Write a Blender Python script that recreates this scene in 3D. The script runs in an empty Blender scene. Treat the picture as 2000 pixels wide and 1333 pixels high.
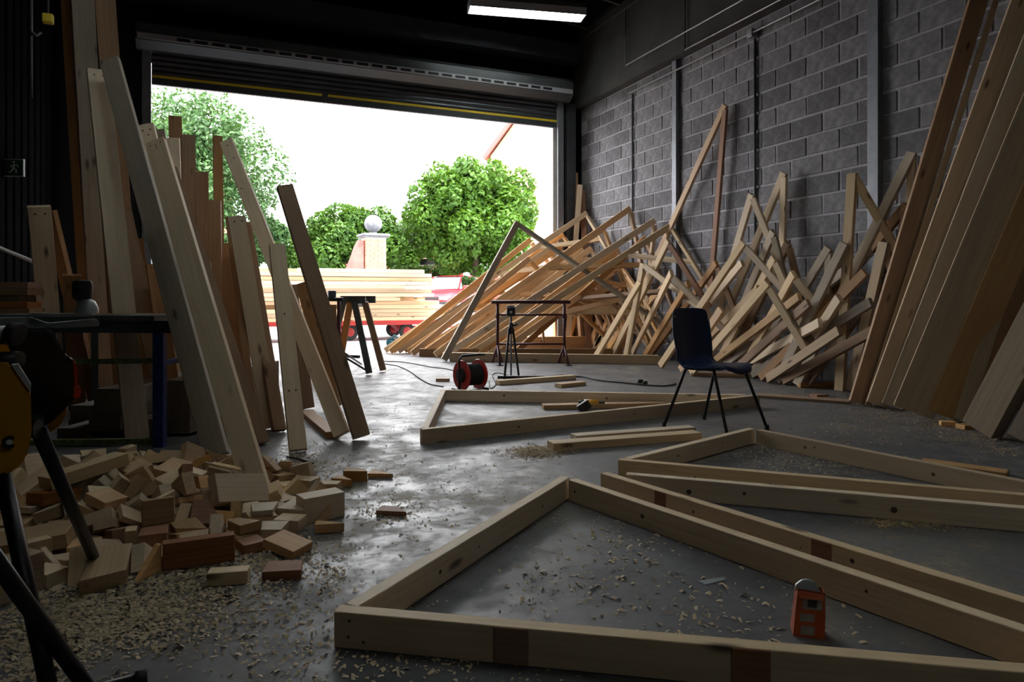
import bpy, bmesh, math, random
import numpy as np
from mathutils import Vector, Matrix, Euler
SC = bpy.context.scene
COL = SC.collection
rnd = random.Random(11)

# ------------------------------------------------------------------ camera, sky, sun, exposure
FPX, HOR, HC = 1350.0, 580.0, 0.9            # focal length (px of 2000), horizon row, eye height
TH = math.atan(580.0 / FPX)
FWD = Vector((math.sin(TH), math.cos(TH), 0))
RGT = Vector((math.cos(TH), -math.sin(TH), 0))
cam = bpy.data.cameras.new('camera')
cam.sensor_width = 36.0
cam.lens = 36.0 * FPX / 2000.0
cam.shift_y = (HOR - 666.5) / 2000.0
cam.clip_start = 0.05
cam.clip_end = 300
co = bpy.data.objects.new('camera', cam)
COL.objects.link(co)
co.location = (0, 0, HC)
co.rotation_euler = (math.pi / 2, 0, -TH)
SC.camera = co

w = bpy.data.worlds.new('sky')
SC.world = w
w.use_nodes = True
w.node_tree.nodes['Background'].inputs['Color'].default_value = (0.97, 0.98, 1.0, 1)
w.node_tree.nodes['Background'].inputs['Strength'].default_value = 2.5
sun = bpy.data.lights.new('sun', 'SUN')
sun.energy = 4.5
sun.angle = math.radians(6)
sun.color = (1.0, 0.95, 0.86)
so = bpy.data.objects.new('sun', sun)
COL.objects.link(so)
so.rotation_euler = (math.radians(34), 0, math.radians(35))
SC.view_settings.view_transform = 'Standard'
SC.view_settings.look = 'None'
SC.view_settings.gamma = 1
SC.view_settings.use_curve_mapping = False
SC.view_settings.exposure = 1.9

# ------------------------------------------------------------------ measuring helpers
WX, DY = 6.04, 10.9                          # plane of the block wall, plane of the doorway wall


def C(xc, d, z=0.0):
    v = FWD * d + RGT * xc
    return Vector((v.x, v.y, z))


def P(x, y, d):
    return C((x - 1000) / FPX * d, d, HC - (y - HOR) / FPX * d)


def G(x, y, z=0.0):
    return P(x, y, (HC - z) * FPX / (y - HOR))


def WP(x, y, off=0.06):
    u = (x - 1000) / FPX
    return P(x, y, (WX - off) / (math.sin(TH) + u * math.cos(TH)))


def YP(x, y, Y):
    u = (x - 1000) / FPX
    return P(x, y, Y / (math.cos(TH) - u * math.sin(TH)))


def tag(o, label=None, cat=None, group=None, kind=None):
    if label: o['label'] = label
    if cat: o['category'] = cat
    if group: o['group'] = group
    if kind or cat: o['kind'] = kind or 'thing'
    return o


def empty(name, loc, label=None, cat=None, group=None, rz=0):
    e = bpy.data.objects.new(name, None)
    e.empty_display_size = 0.1
    COL.objects.link(e)
    e.location = loc
    e.rotation_euler = (0, 0, rz)
    return tag(e, label, cat, group)


def pmat(p):
    """world matrix of a top-level object, or of a child of one (matrix_world is stale before an update)"""
    m = Matrix.LocRotScale(p.location, p.rotation_euler.to_quaternion(), p.scale)
    return pmat(p.parent) @ m if p.parent else m


def link(name, me, mat, parent=None, M=None, local=False):
    o = bpy.data.objects.new(name, me)
    COL.objects.link(o)
    if mat and len(me.materials) == 0:
        me.materials.append(mat)
    if M is None:
        M = Matrix.Identity(4)
    if parent:
        o.parent = parent
        if not local:
            M = pmat(parent).inverted() @ M
    l, r, s = M.decompose()
    o.location = l
    o.rotation_euler = r.to_euler()
    o.scale = s
    return o


def mesh(name, vs, fs, smooth=False):
    me = bpy.data.meshes.new(name)
    me.from_pydata([tuple(v) for v in vs], [], fs)
    me.update()
    if smooth:
        me.polygons.foreach_set('use_smooth', [True] * len(me.polygons))
    return me


def bm_mesh(bm, name, smooth=False):
    me = bpy.data.meshes.new(name)
    bm.normal_update()
    bm.to_mesh(me)
    bm.free()
    if smooth:
        me.polygons.foreach_set('use_smooth', [True] * len(me.polygons))
    return me


_cache = {}


def beam_mesh(L, W, T, c=0.002, cut0=0.0, cut1=0.0):
    """sawn board along local X, width on Y, thickness on Z, long arrises eased; cut = mitre slope at each end"""
    k = (round(L, 4), W, T, c, round(cut0, 3), round(cut1, 3))
    if k in _cache: return _cache[k]
    y, z = W / 2, T / 2
    sec = [(-y, -z + c), (-y + c, -z), (y - c, -z), (y, -z + c), (y, z - c), (y - c, z), (-y + c, z), (-y, z - c)]
    vs = [(-L / 2 + cut0 * a, a, b) for a, b in sec] + [(L / 2 + cut1 * a, a, b) for a, b in sec]
    fs = [tuple(range(7, -1, -1)), tuple(range(8, 16))]
    for i in range(8):
        j = (i + 1) % 8
        fs.append((i, j, j + 8, i + 8))
    me = mesh('board', vs, fs)
    _cache[k] = me
    return me


def frame_of(a, b, wdir=None, rot=0.0):
    ax = (b - a).normalized()
    mid = (a + b) / 2
    if wdir is None:
        vw = (mid - Vector((0, 0, HC))).normalized()
        n = -(vw - ax * vw.dot(ax)).normalized()
        wd = n.cross(ax).normalized()
    else:
        wd = (wdir - ax * wdir.dot(ax)).normalized()
        n = ax.cross(wd).normalized()
    if rot:
        q = Matrix.Rotation(rot, 3, ax)
        wd = q @ wd
        n = q @ n
    M = Matrix((ax, wd, n)).transposed().to_4x4()
    M.translation = mid
    return M


def bar(name, a, b, W, T, mat, parent=None, wdir=None, rot=0.0, ground=False, cut0=0.0, cut1=0.0, c=0.002):
    L = (b - a).length
    M = frame_of(a, b, wdir, rot)
    me = beam_mesh(L, W, T, c, cut0, cut1)
    if ground:
        lo = min((M @ v.co).z for v in me.vertices)
        M.translation.z -= lo - 0.001
    if me.materials and me.materials[0] != mat:
        me = me.copy(); me.materials.clear()
    return link(name, me, mat, parent, M)


def boxm(name, mat, lo, hi, parent=None, bevel=0.0, M=None, kind=None, label=None):
    bm = bmesh.new()
    bmesh.ops.create_cube(bm, size=1)
    c = [(lo[i] + hi[i]) / 2 for i in range(3)]
    s = [hi[i] - lo[i] for i in range(3)]
    for v in bm.verts:
        v.co = Vector((v.co.x * s[0], v.co.y * s[1], v.co.z * s[2]))
    if bevel:
        bmesh.ops.bevel(bm, geom=bm.edges[:], offset=bevel, segments=2, affect='EDGES', profile=0.6)
    MM = (M or Matrix.Identity(4)) @ Matrix.Translation(c)
    o = link(name, bm_mesh(bm, name), mat, parent, MM)
    if kind: o['kind'] = kind
    if label: o['label'] = label
    return o


def tube_bm(bm, pts, r, seg=10, r2=None):
    """sweep a round section along points"""
    pts = [Vector(p) for p in pts]
    n = len(pts)
    rings = []
    up = None
    for i, p in enumerate(pts):
        t = (pts[min(i + 1, n - 1)] - pts[max(i - 1, 0)]).normalized()
        if up is None:
            up = t.orthogonal().normalized()
        up = (up - t * up.dot(t)).normalized()
        sd = t.cross(up)
        rr = r if r2 is None else r + (r2 - r) * i / (n - 1)
        rings.append([bm.verts.new(p + (up * math.cos(2 * math.pi * k / seg) + sd * math.sin(2 * math.pi * k / seg)) * rr) for k in range(seg)])
    for i in range(n - 1):
        for k in range(seg):
            bm.faces.new((rings[i][k], rings[i][(k + 1) % seg], rings[i + 1][(k + 1) % seg], rings[i + 1][k]))
    bm.faces.new(rings[0][::-1])
    bm.faces.new(rings[-1])


def tube(name, pts, r, mat, parent=None, seg=10, r2=None, smooth=True):
    bm = bmesh.new()
    o = Vector(pts[0])
    tube_bm(bm, [Vector(p) - o for p in pts], r, seg, r2)
    bmesh.ops.recalc_face_normals(bm, faces=bm.faces)
    me = bm_mesh(bm, name)
    if smooth:
        me.polygons.foreach_set('use_smooth', [len(p.vertices) == 4 for p in me.polygons])
    return link(name, me, mat, parent, Matrix.Translation(o))


def lathe(name, prof, mat, parent=None, M=None, seg=32, smooth=True):
    """profile of (radius, height) spun about local Z"""
    vs, fs = [], []
    for r, z in prof:
        for k in range(seg):
            a = 2 * math.pi * k / seg
            vs.append((r * math.cos(a), r * math.sin(a), z))
    for i in range(len(prof) - 1):
        for k in range(seg):
            j = (k + 1) % seg
            fs.append((i * seg + k, i * seg + j, (i + 1) * seg + j, (i + 1) * seg + k))
    fs.append(tuple(range(seg - 1, -1, -1)))
    fs.append(tuple(range((len(prof) - 1) * seg, len(prof) * seg)))
    bm = bmesh.new()
    me = mesh(name, vs, fs)
    bm.from_mesh(me)
    bmesh.ops.recalc_face_normals(bm, faces=bm.faces)
    bm.to_mesh(me); bm.free()
    if smooth:
        me.polygons.foreach_set('use_smooth', [len(p.vertices) == 4 for p in me.polygons])
        try: me.set_sharp_from_angle(angle=math.radians(40))
        except Exception: pass
    return link(name, me, mat, parent, M)


def prism(name, outline, axis_vec, mat, parent=None, bevel=0.0):
    """solid from a planar outline (world points) pushed along axis_vec"""
    o = Vector(outline[0])
    bm = bmesh.new()
    a = [bm.verts.new(Vector(p) - o) for p in outline]
    b = [bm.verts.new(Vector(p) - o + axis_vec) for p in outline]
    n = len(a)
    bm.faces.new(a[::-1]); bm.faces.new(b)
    for i in range(n):
        bm.faces.new((a[i], a[(i + 1) % n], b[(i + 1) % n], b[i]))
    bmesh.ops.recalc_face_normals(bm, faces=bm.faces)
    if bevel:
        bmesh.ops.bevel(bm, geom=bm.edges[:], offset=bevel, segments=2, affect='EDGES')
    return link(name, bm_mesh(bm, name), mat, parent, Matrix.Translation(o))


# ------------------------------------------------------------------ materials
def new_mat(name):
    m = bpy.data.materials.new(name)
    m.use_nodes = True
    nt = m.node_tree
    return m, nt, nt.nodes['Principled BSDF']


def nd(nt, t, **kw):
    n = nt.nodes.new(t)
    for k, v in kw.items():
        if k.startswith('i_'): n.inputs[k[2:].replace('_', ' ')].default_value = v
        else: setattr(n, k, v)
    return n


def ramp(nt, src, stops):
    r = nt.nodes.new('ShaderNodeValToRGB')
    e = r.color_ramp.elements
    while len(e) < len(stops): e.new(0.5)
    for i, (p, c) in enumerate(stops):
        e[i].position = p
        e[i].color = (c[0], c[1], c[2], 1) if hasattr(c, '__len__') else (c, c, c, 1)
    nt.links.new(src, r.inputs[0])
    return r.outputs[0]


def mixc(nt, fac, a, b, mode='MIX'):
    m = nt.nodes.new('ShaderNodeMix')
    m.data_type = 'RGBA'
    m.blend_type = mode
    for sock, v in ((m.inputs[0], fac), (m.inputs[6], a), (m.inputs[7], b)):
        if hasattr(v, 'type') and hasattr(v, 'links'): nt.links.new(v, sock)
        elif hasattr(v, '__len__'): sock.default_value = (v[0], v[1], v[2], 1)
        else: sock.default_value = v
    return m.outputs[2]


def simple(name, col, rough=0.5, metal=0.0, noise=0.0, nscale=8.0, bump=0.0, spec=None, emit=None, es=0):
    m, nt, b = new_mat(name)
    b.inputs['Roughness'].default_value = rough
    b.inputs['Metallic'].default_value = metal
    if spec is not None: b.inputs['Specular IOR Level'].default_value = spec
    tc = nd(nt, 'ShaderNodeTexCoord')
    n = nd(nt, 'ShaderNodeTexNoise', i_Scale=nscale, i_Detail=5.0)
    nt.links.new(tc.outputs['Object'], n.inputs['Vector'])
    lo = [c * (1 - noise) for c in col]
    hi = [min(1, c * (1 + noise)) for c in col]
    nt.links.new(ramp(nt, n.outputs[0], [(0.3, lo), (0.7, hi)]), b.inputs['Base Color'])
    if bump:
        bp = nd(nt, 'ShaderNodeBump', i_Strength=bump, i_Distance=0.01)
        nt.links.new(n.outputs[0], bp.inputs['Height'])
        nt.links.new(bp.outputs[0], b.inputs['Normal'])
    if emit:
        b.inputs['Emission Color'].default_value = (*emit, 1)
        b.inputs['Emission Strength'].default_value = es
    return m


def wood(name, pale, deep, alt, knots=1.0, rough=0.62):
    m, nt, b = new_mat(name)
    L = nt.links.new
    tc = nd(nt, 'ShaderNodeTexCoord')
    oi = nd(nt, 'ShaderNodeObjectInfo')
    sc = nd(nt, 'ShaderNodeVectorMath', operation='SCALE'); sc.inputs[0].default_value = (37.0, 11.0, 23.0)
    L(oi.outputs['Random'], sc.inputs['Scale'])
    ad = nd(nt, 'ShaderNodeVectorMath', operation='ADD')
    L(tc.outputs['Object'], ad.inputs[0]); L(sc.outputs[0], ad.inputs[1])

    def st(v):
        q = nd(nt, 'ShaderNodeVectorMath', operation='MULTIPLY'); q.inputs[1].default_value = v
        L(ad.outputs[0], q.inputs[0]); return q.outputs[0]
    g1 = nd(nt, 'ShaderNodeTexNoise', i_Scale=1.0, i_Detail=6.0, i_Roughness=0.6); L(st((1.6, 42, 42)), g1.inputs['Vector'])
    g2 = nd(nt, 'ShaderNodeTexNoise', i_Scale=1.0, i_Detail=2.0); L(st((0.9, 7, 7)), g2.inputs['Vector'])
    wv = nd(nt, 'ShaderNodeTexWave', i_Scale=1.0, i_Distortion=5.0, i_Detail=2.0)
    wv.inputs['Detail Scale'].default_value = 0.6
    wv.bands_direction = 'Y'; L(st((0.35, 18, 18)), wv.inputs['Vector'])
    c = ramp(nt, g1.outputs[0], [(0.25, deep), (0.6, pale)])
    c = mixc(nt, 0.22, c, ramp(nt, wv.outputs[0], [(0.0, deep), (0.7, pale)]))
    c = mixc(nt, ramp(nt, g2.outputs[0], [(0.35, 0.0), (0.7, 0.45)]), c, alt)
    hs = nd(nt, 'ShaderNodeHueSaturation')
    L(c, hs.inputs['Color'])
    mr = nd(nt, 'ShaderNodeMapRange'); L(oi.outputs['Random'], mr.inputs[0])
    mr.inputs[3].default_value = 0.74; mr.inputs[4].default_value = 1.16
    L(mr.outputs[0], hs.inputs['Value'])
    ml = nd(nt, 'ShaderNodeMath', operation='FRACT'); m7 = nd(nt, 'ShaderNodeMath', operation='MULTIPLY'); m7.inputs[1].default_value = 7.31
    L(oi.outputs['Random'], m7.inputs[0]); L(m7.outputs[0], ml.inputs[0])
    mr2 = nd(nt, 'ShaderNodeMapRange'); L(ml.outputs[0], mr2.inputs[0]); mr2.inputs[3].default_value = 0.8; mr2.inputs[4].default_value = 1.2
    L(mr2.outputs[0], hs.inputs['Saturation'])
    c = hs.outputs[0]
    if knots:
        vo = nd(nt, 'ShaderNodeTexVoronoi', i_Scale=1.0); L(st((3.2, 10.5, 10.5)), vo.inputs['Vector'])
        k = ramp(nt, vo.outputs['Distance'], [(0.07, 1.0), (0.19, 0.0)])
        sp = nd(nt, 'ShaderNodeSeparateColor'); L(vo.outputs['Color'], sp.inputs[0])
        gt = nd(nt, 'ShaderNodeMath', operation='GREATER_THAN'); gt.inputs[1].default_value = 0.45; L(sp.outputs[0], gt.inputs[0])
        mm = nd(nt, 'ShaderNodeMath', operation='MULTIPLY'); L(k, mm.inputs[0]); L(gt.outputs[0], mm.inputs[1])
        m2 = nd(nt, 'ShaderNodeMath', operation='MULTIPLY'); L(mm.outputs[0], m2.inputs[0]); m2.inputs[1].default_value = 0.8 * knots
        c = mixc(nt, m2.outputs[0], c, (0.045, 0.022, 0.012))
    L(c, b.inputs['Base Color'])
    b.inputs['Roughness'].default_value = rough
    b.inputs['Specular IOR Level'].default_value = 0.3
    bp = nd(nt, 'ShaderNodeBump', i_Strength=0.25, i_Distance=0.002)
    L(g1.outputs[0], bp.inputs['Height']); L(bp.outputs[0], b.inputs['Normal'])
    return m


W_PALE = wood('sawn_pine', (0.74, 0.58, 0.39), (0.56, 0.41, 0.25), (0.65, 0.49, 0.33))
W_WARM = wood('warm_pine', (0.70, 0.44, 0.22), (0.52, 0.29, 0.13), (0.60, 0.34, 0.16))
W_GREY = wood('weathered_pine', (0.42, 0.33, 0.235), (0.28, 0.21, 0.145), (0.33, 0.275, 0.21))
W_OLD = wood('old_grey_pine', (0.31, 0.26, 0.20), (0.20, 0.165, 0.12), (0.25, 0.22, 0.18))
W_RUST = wood('rusty_brown_pine', (0.46, 0.29, 0.16), (0.32, 0.19, 0.10), (0.38, 0.23, 0.12))
W_TAN = wood('tan_pine', (0.56, 0.39, 0.23), (0.38, 0.25, 0.14), (0.46, 0.31, 0.18))
W_BROWN = wood('brown_treated_pine', (0.38, 0.225, 0.12), (0.24, 0.13, 0.065), (0.30, 0.17, 0.09))
W_RED = wood('resinous_pine', (0.36, 0.17, 0.085), (0.22, 0.085, 0.04), (0.28, 0.12, 0.06), 0.0)
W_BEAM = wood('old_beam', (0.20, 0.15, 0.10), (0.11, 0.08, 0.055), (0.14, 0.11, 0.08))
BLACK = simple('black_metal', (0.012, 0.012, 0.014), 0.42, 0.3)
BLACKP = simple('black_plastic', (0.012, 0.012, 0.014), 0.55)
RUBBER = simple('rubber', (0.02, 0.02, 0.02), 0.85)
STEEL = simple('galvanised_steel', (0.20, 0.21, 0.235), 0.5, 0.3, 0.15, 12)
ALU = simple('cast_aluminium', (0.50, 0.51, 0.52), 0.45, 0.25, 0.1, 20)
DSTEEL = simple('dark_painted_steel', (0.06, 0.065, 0.075), 0.5, 0.3, 0.2, 6)
MAROON = simple('maroon_paint', (0.075, 0.012, 0.016), 0.45, 0.1, 0.25, 15)
YELLOW = simple('yellow_plastic', (0.72, 0.33, 0.015), 0.38, 0, 0.06, 3)
REDP = simple('red_plastic', (0.48, 0.025, 0.018), 0.35)
BLUEP = simple('blue_paint', (0.018, 0.04, 0.17), 0.45, 0.1, 0.3, 18)
NAVY = simple('navy_plastic', (0.010, 0.022, 0.075), 0.42, 0, 0.1, 30)
MOSS = simple('mossy_steel', (0.10, 0.13, 0.045), 0.85, 0, 0.5, 40, 0.3)
DGREY = simple('dark_grey_paint', (0.07, 0.08, 0.082), 0.6, 0.1, 0.3, 14)
STONE = simple('grey_stone', (0.13, 0.135, 0.15), 0.85, 0, 0.25, 9, 0.3)

# ------------------------------------------------------------------ the setting
def floor_material():
    m, nt, b = new_mat('worn_concrete_floor')
    L = nt.links.new
    tc = nd(nt, 'ShaderNodeTexCoord')
    n1 = nd(nt, 'ShaderNodeTexNoise', i_Scale=0.9, i_Detail=8.0, i_Roughness=0.62); L(tc.outputs['Object'], n1.inputs[0])
    n2 = nd(nt, 'ShaderNodeTexNoise', i_Scale=5.0, i_Detail=8.0, i_Roughness=0.7); L(tc.outputs['Object'], n2.inputs[0])
    n3 = nd(nt, 'ShaderNodeTexNoise', i_Scale=45.0, i_Detail=4.0); L(tc.outputs['Object'], n3.inputs[0])
    n4 = nd(nt, 'ShaderNodeTexNoise', i_Scale=0.55, i_Detail=3.0); L(tc.outputs['Object'], n4.inputs[0])
    c = ramp(nt, n1.outputs[0], [(0.3, (0.08, 0.079, 0.086)), (0.7, (0.14, 0.137, 0.145))])
    c = mixc(nt, ramp(nt, n2.outputs[0], [(0.45, 0.0), (0.75, 0.5)]), c, (0.045, 0.045, 0.05))
    # fine sawdust trodden into the floor, in patches
    mu = nd(nt, 'ShaderNodeMath', operation='MULTIPLY')
    L(ramp(nt, n2.outputs[0], [(0.46, 0.0), (0.62, 1.0)]), mu.inputs[0]); L(ramp(nt, n4.outputs[0], [(0.45, 0.0), (0.62, 0.7)]), mu.inputs[1])
    mu2 = nd(nt, 'ShaderNodeMath', operation='MULTIPLY'); L(mu.outputs[0], mu2.inputs[0])
    L(ramp(nt, n3.outputs[0], [(0.4, 0.25), (0.6, 1.0)]), mu2.inputs[1])
    c = mixc(nt, mu2.outputs[0], c, (0.33, 0.265, 0.16))
    L(c, b.inputs['Base Color'])
    r = ramp(nt, n2.outputs[0], [(0.38, 0.37), (0.62, 0.66)])
    L(mixc(nt, mu2.outputs[0], r, (0.8, 0.8, 0.8)), b.inputs['Roughness'])
    b.inputs['Specular IOR Level'].default_value = 0.55
    bp = nd(nt, 'ShaderNodeBump', i_Strength=0.35, i_Distance=0.006)
    L(n2.outputs[0], bp.inputs['Height'])
    bp2 = nd(nt, 'ShaderNodeBump', i_Strength=0.2, i_Distance=0.001)
    L(n3.outputs[0], bp2.inputs['Height']); L(bp.outputs[0], bp2.inputs['Normal'])
    L(bp2.outputs[0], b.inputs['Normal'])
    return m


LX, BY = -1.95, -7.0                      # left wall, wall behind the viewer
FLOOR = floor_material()
floor = boxm('floor', FLOOR, (LX - 0.2, BY, -0.2), (WX + 0.3, DY + 0.3, 0.0), kind='structure', label='grey worn concrete workshop floor dusted with sawdust')
YARD = simple('pale_tarmac', (0.30, 0.295, 0.30), 0.8, 0, 0.12, 3, 0.2)
ym = mesh('ground', [(-60, DY + 0.3, -0.01), (60, DY + 0.3, -0.01), (60, 15, -0.01), (-60, 15, -0.01),
                     (60, 40, 0.75), (-60, 40, 0.75), (60, 120, 0.75), (-60, 120, 0.75)],
          [(0, 1, 2, 3), (3, 2, 4, 5), (5, 4, 6, 7)])
tag(link('ground', ym, YARD), 'pale sunlit tarmac yard outside the doorway', kind='structure')


def yz(Y): return -0.01 + max(0, min(Y, 40) - 15) * 0.0304


BLOCK = simple('grey_concrete_block', (0.20, 0.193, 0.205), 0.9, 0, 0.28, 14, 0.5)
BLOCK2 = simple('dark_concrete_block', (0.135, 0.13, 0.138), 0.9, 0, 0.28, 17, 0.5)
MORTAR = simple('pale_mortar', (0.36, 0.35, 0.37), 0.92, 0, 0.15, 25, 0.4)
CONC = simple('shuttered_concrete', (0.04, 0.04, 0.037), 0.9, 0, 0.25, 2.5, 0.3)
wr = boxm('wall_right', MORTAR, (WX, BY, 0), (WX + 0.3, DY + 0.06, 4.25), kind='structure', label='concrete block wall with pale mortar joints along the right side')
r2 = random.Random(5)
bm0 = bmesh.new(); bmesh.ops.create_cube(bm0, size=1)
for v in bm0.verts: v.co = Vector((v.co.x * 0.05, v.co.y * 0.424, v.co.z * 0.199))
bmesh.ops.bevel(bm0, geom=bm0.edges[:], offset=0.006, segments=1, affect='EDGES')
blk = bm_mesh(bm0, 'block'); blk.materials.append(BLOCK)
blk2 = blk.copy(); blk2.materials.clear(); blk2.materials.append(BLOCK2)
bmS = bmesh.new()
nb = 0
for row in range(19):
    z = 0.11 + row * 0.2235
    for k in range(26):
        y = DY - 0.22 - k * 0.4475 - (0.224 if row % 2 else 0) + r2.uniform(-.004, .004)
        if y < 0.6: continue
        x = WX + 0.014 + r2.uniform(-0.003, 0.004)
        if row >= 5 and y > 3.3 and nb < 300:
            o = link('block', blk if r2.random() < 0.62 else blk2, None, wr, Matrix.Translation((x, y, z + r2.uniform(-.003, .003))) @ Matrix.Rotation(r2.uniform(-.006, .006), 4, 'X'))
            nb += 1
        else:
            r = bmesh.ops.create_cube(bmS, size=1)
            for v in r['verts']: v.co = Vector((x + v.co.x * 0.05, y + v.co.y * 0.424, z + v.co.z * 0.199))
tag(link('block_courses', bm_mesh(bmS, 'block_courses'), BLOCK, wr), kind='stuff')
# concrete panel wall above the blocks, standing proud of them
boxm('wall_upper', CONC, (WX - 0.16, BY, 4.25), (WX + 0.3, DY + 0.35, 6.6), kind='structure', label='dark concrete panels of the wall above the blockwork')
# steel posts on the block wall
def wall_post(x, w, d, top, lab):
    u = (x - 1000) / FPX
    p = WP(x, 300, d)
    o = boxm('wall_post', STEEL, (WX - d, p.y - w / 2, 0.0), (WX - 0.006, p.y + w / 2, top), bevel=0.003)
    tag(o, lab, 'post')
wall_post(1316, 0.10, 0.08, 4.24, 'galvanised steel post on the block wall, behind the tall narrow frame')
wall_post(1704, 0.12, 0.08, 4.24, 'galvanised steel post on the block wall, beside the long leaning planks')
# conduits
def conduit(pts, r, lab, n='conduit'):
    tag(tube(n, pts, r, DSTEEL, seg=8), lab, 'conduit')
y1230 = WP(1232, 300).y; y1471 = WP(1471, 300).y
zc = 4.08
tube_z = lambda y, z, off=0.03: Vector((WX - off, y, z))
cd1 = empty('conduit_run', (WX - 0.03, y1230, 0), 'thin steel conduit running along the block wall with two drops', 'conduit')
PIPE = simple('grey_conduit', (0.30, 0.30, 0.31), 0.4, 0.6, 0.1, 20)
tube('pipe', [tube_z(1.0, zc, .1), tube_z(y1230, zc, .1)], 0.012, PIPE, cd1, 8)
tube('pipe', [tube_z(y1230, zc, .03), tube_z(y1230, 0.4)], 0.014, DSTEEL, cd1, 8)
tube('pipe', [tube_z(y1471, zc, .03), tube_z(y1471, 0.4)], 0.016, DSTEEL, cd1, 8)
boxm('junction_box', PIPE, (WX - .12, y1471 - .04, zc - .05), (WX - .005, y1471 + .04, zc + .05), cd1, 0.005)
pu = WP(1222, 128, .19)
cd2 = empty('conduit_run', (WX - 0.2, pu.y, 4.55), 'thin steel conduit running high across the dark concrete panels', 'conduit')
tube('pipe', [(WX - .19, 1.0, pu.z), (WX - .19, pu.y, pu.z), (WX - .19, pu.y, 5.9)], 0.012, PIPE, cd2, 8)
p2 = WP(1338, 97, .19)
tube('pipe', [(WX - .19, 1.0, p2.z), (WX - .19, p2.y, p2.z), (WX - .19, p2.y, 5.9)], 0.012, PIPE, cd2, 8)

# left wall: dark ribbed sheeting
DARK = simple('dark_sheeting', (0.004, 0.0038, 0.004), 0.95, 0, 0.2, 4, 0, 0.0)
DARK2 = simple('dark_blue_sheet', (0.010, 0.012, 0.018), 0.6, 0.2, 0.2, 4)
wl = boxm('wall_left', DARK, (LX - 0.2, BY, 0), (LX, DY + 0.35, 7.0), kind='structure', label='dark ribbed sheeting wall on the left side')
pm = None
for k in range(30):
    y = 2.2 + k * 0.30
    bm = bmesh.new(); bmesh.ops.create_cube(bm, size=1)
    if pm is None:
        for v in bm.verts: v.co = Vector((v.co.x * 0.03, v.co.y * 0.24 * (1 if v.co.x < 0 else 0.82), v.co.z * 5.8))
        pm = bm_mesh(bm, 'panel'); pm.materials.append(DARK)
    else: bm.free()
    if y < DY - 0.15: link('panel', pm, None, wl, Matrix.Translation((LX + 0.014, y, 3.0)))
boxm('wall_rear', CONC, (LX - 0.2, BY - 0.2, 0), (WX + 0.3, BY, 7.0), kind='structure')

# doorway wall, opening X -0.83..5.5, z 0..3.9 shut down to the shutter's bottom rail
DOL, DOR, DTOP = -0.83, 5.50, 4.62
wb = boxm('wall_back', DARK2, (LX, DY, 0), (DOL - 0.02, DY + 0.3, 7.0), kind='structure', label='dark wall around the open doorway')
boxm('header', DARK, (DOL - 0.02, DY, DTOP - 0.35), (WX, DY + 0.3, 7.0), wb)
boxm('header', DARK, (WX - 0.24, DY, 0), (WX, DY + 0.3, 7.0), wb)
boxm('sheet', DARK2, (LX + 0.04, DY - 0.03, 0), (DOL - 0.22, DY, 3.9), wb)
PALE = simple('pale_render', (0.55, 0.52, 0.47), 0.9, 0, 0.08, 5)
boxm('trim_1', PALE, (DOR, DY + 0.06, 0), (WX + 0.3, DY + 0.55, 7.0), kind='structure', label='pale rendered outer reveal at the right of the doorway')
boxm('trim_2', CONC, (LX - 0.2, DY + 0.3, 0), (DOL - 0.12, DY + 0.5, 7.0), kind='structure', label='outer reveal at the left of the doorway')
# steel column in the corner
boxm('column_1', DSTEEL, (DOR + 0.16, DY - 0.16, 0), (WX - 0.2, DY - 0.0, 4.3), kind='structure', bevel=0.004, label='dark steel column in the corner by the doorway')
boxm('beam_1', DSTEEL, (LX, DY - 0.3, 5.0), (WX - .16, DY, 5.3), kind='structure', label='dark steel beam above the shutter housing')

# roller shutter
SLAT = simple('shutter_slat', (0.075, 0.082, 0.095), 0.38, 0.6, 0.12, 4)
HOUS = simple('shutter_housing', (0.075, 0.08, 0.085), 0.4, 0.4, 0.1, 3)
YST = simple('yellow_stripe', (0.75, 0.55, 0.03), 0.5)
dr = empty('door_1', (DOL, DY - 0.1, 0))
dr['kind'] = 'structure'; dr['label'] = 'roller shutter door rolled nearly all the way up'
yc = DY - 0.10
for k in range(8):
    z0 = 3.985 + k * 0.075
    pts = [(DOL + .02, yc - .012, z0), (DOL + .02, yc + .012, z0), (DOL + .02, yc + .012, z0 + .082), (DOL + .02, yc - .02, z0 + .062), (DOL + .02, yc - .028, z0 + .035), (DOL + .02, yc - .02, z0 + .012)]
    prism('slat', [Vector(p) for p in pts], Vector((DOR - DOL - .04, 0, 0)), SLAT, dr)
boxm('bottom_rail', DSTEEL, (DOL + .02, yc - .03, 3.85), (DOR - .02, yc + .03, 3.985), dr, 0.004)
ysp = DOL + 2.35
for a, b_ in ((DOL + .03, ysp - .03), (ysp + .06, DOR - .03)):
    boxm('stripe', YST, (a, yc - .034, 3.945), (b_, yc - .0295, 3.982), dr)
for x0, x1 in ((DOL - .12, DOL + .02), (DOR - .02, DOR + .12)):
    boxm('guide_rail', STEEL, (x0, yc - .07, 0), (x1, yc - .045, 4.4), dr, 0.003)
    boxm('guide_rail', DSTEEL, (x0 if x0 < 0 else x1 - .03, yc - .07, 0), ((x0 + .03) if x0 < 0 else x1, yc + .06, 4.4), dr, 0.003)
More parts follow.
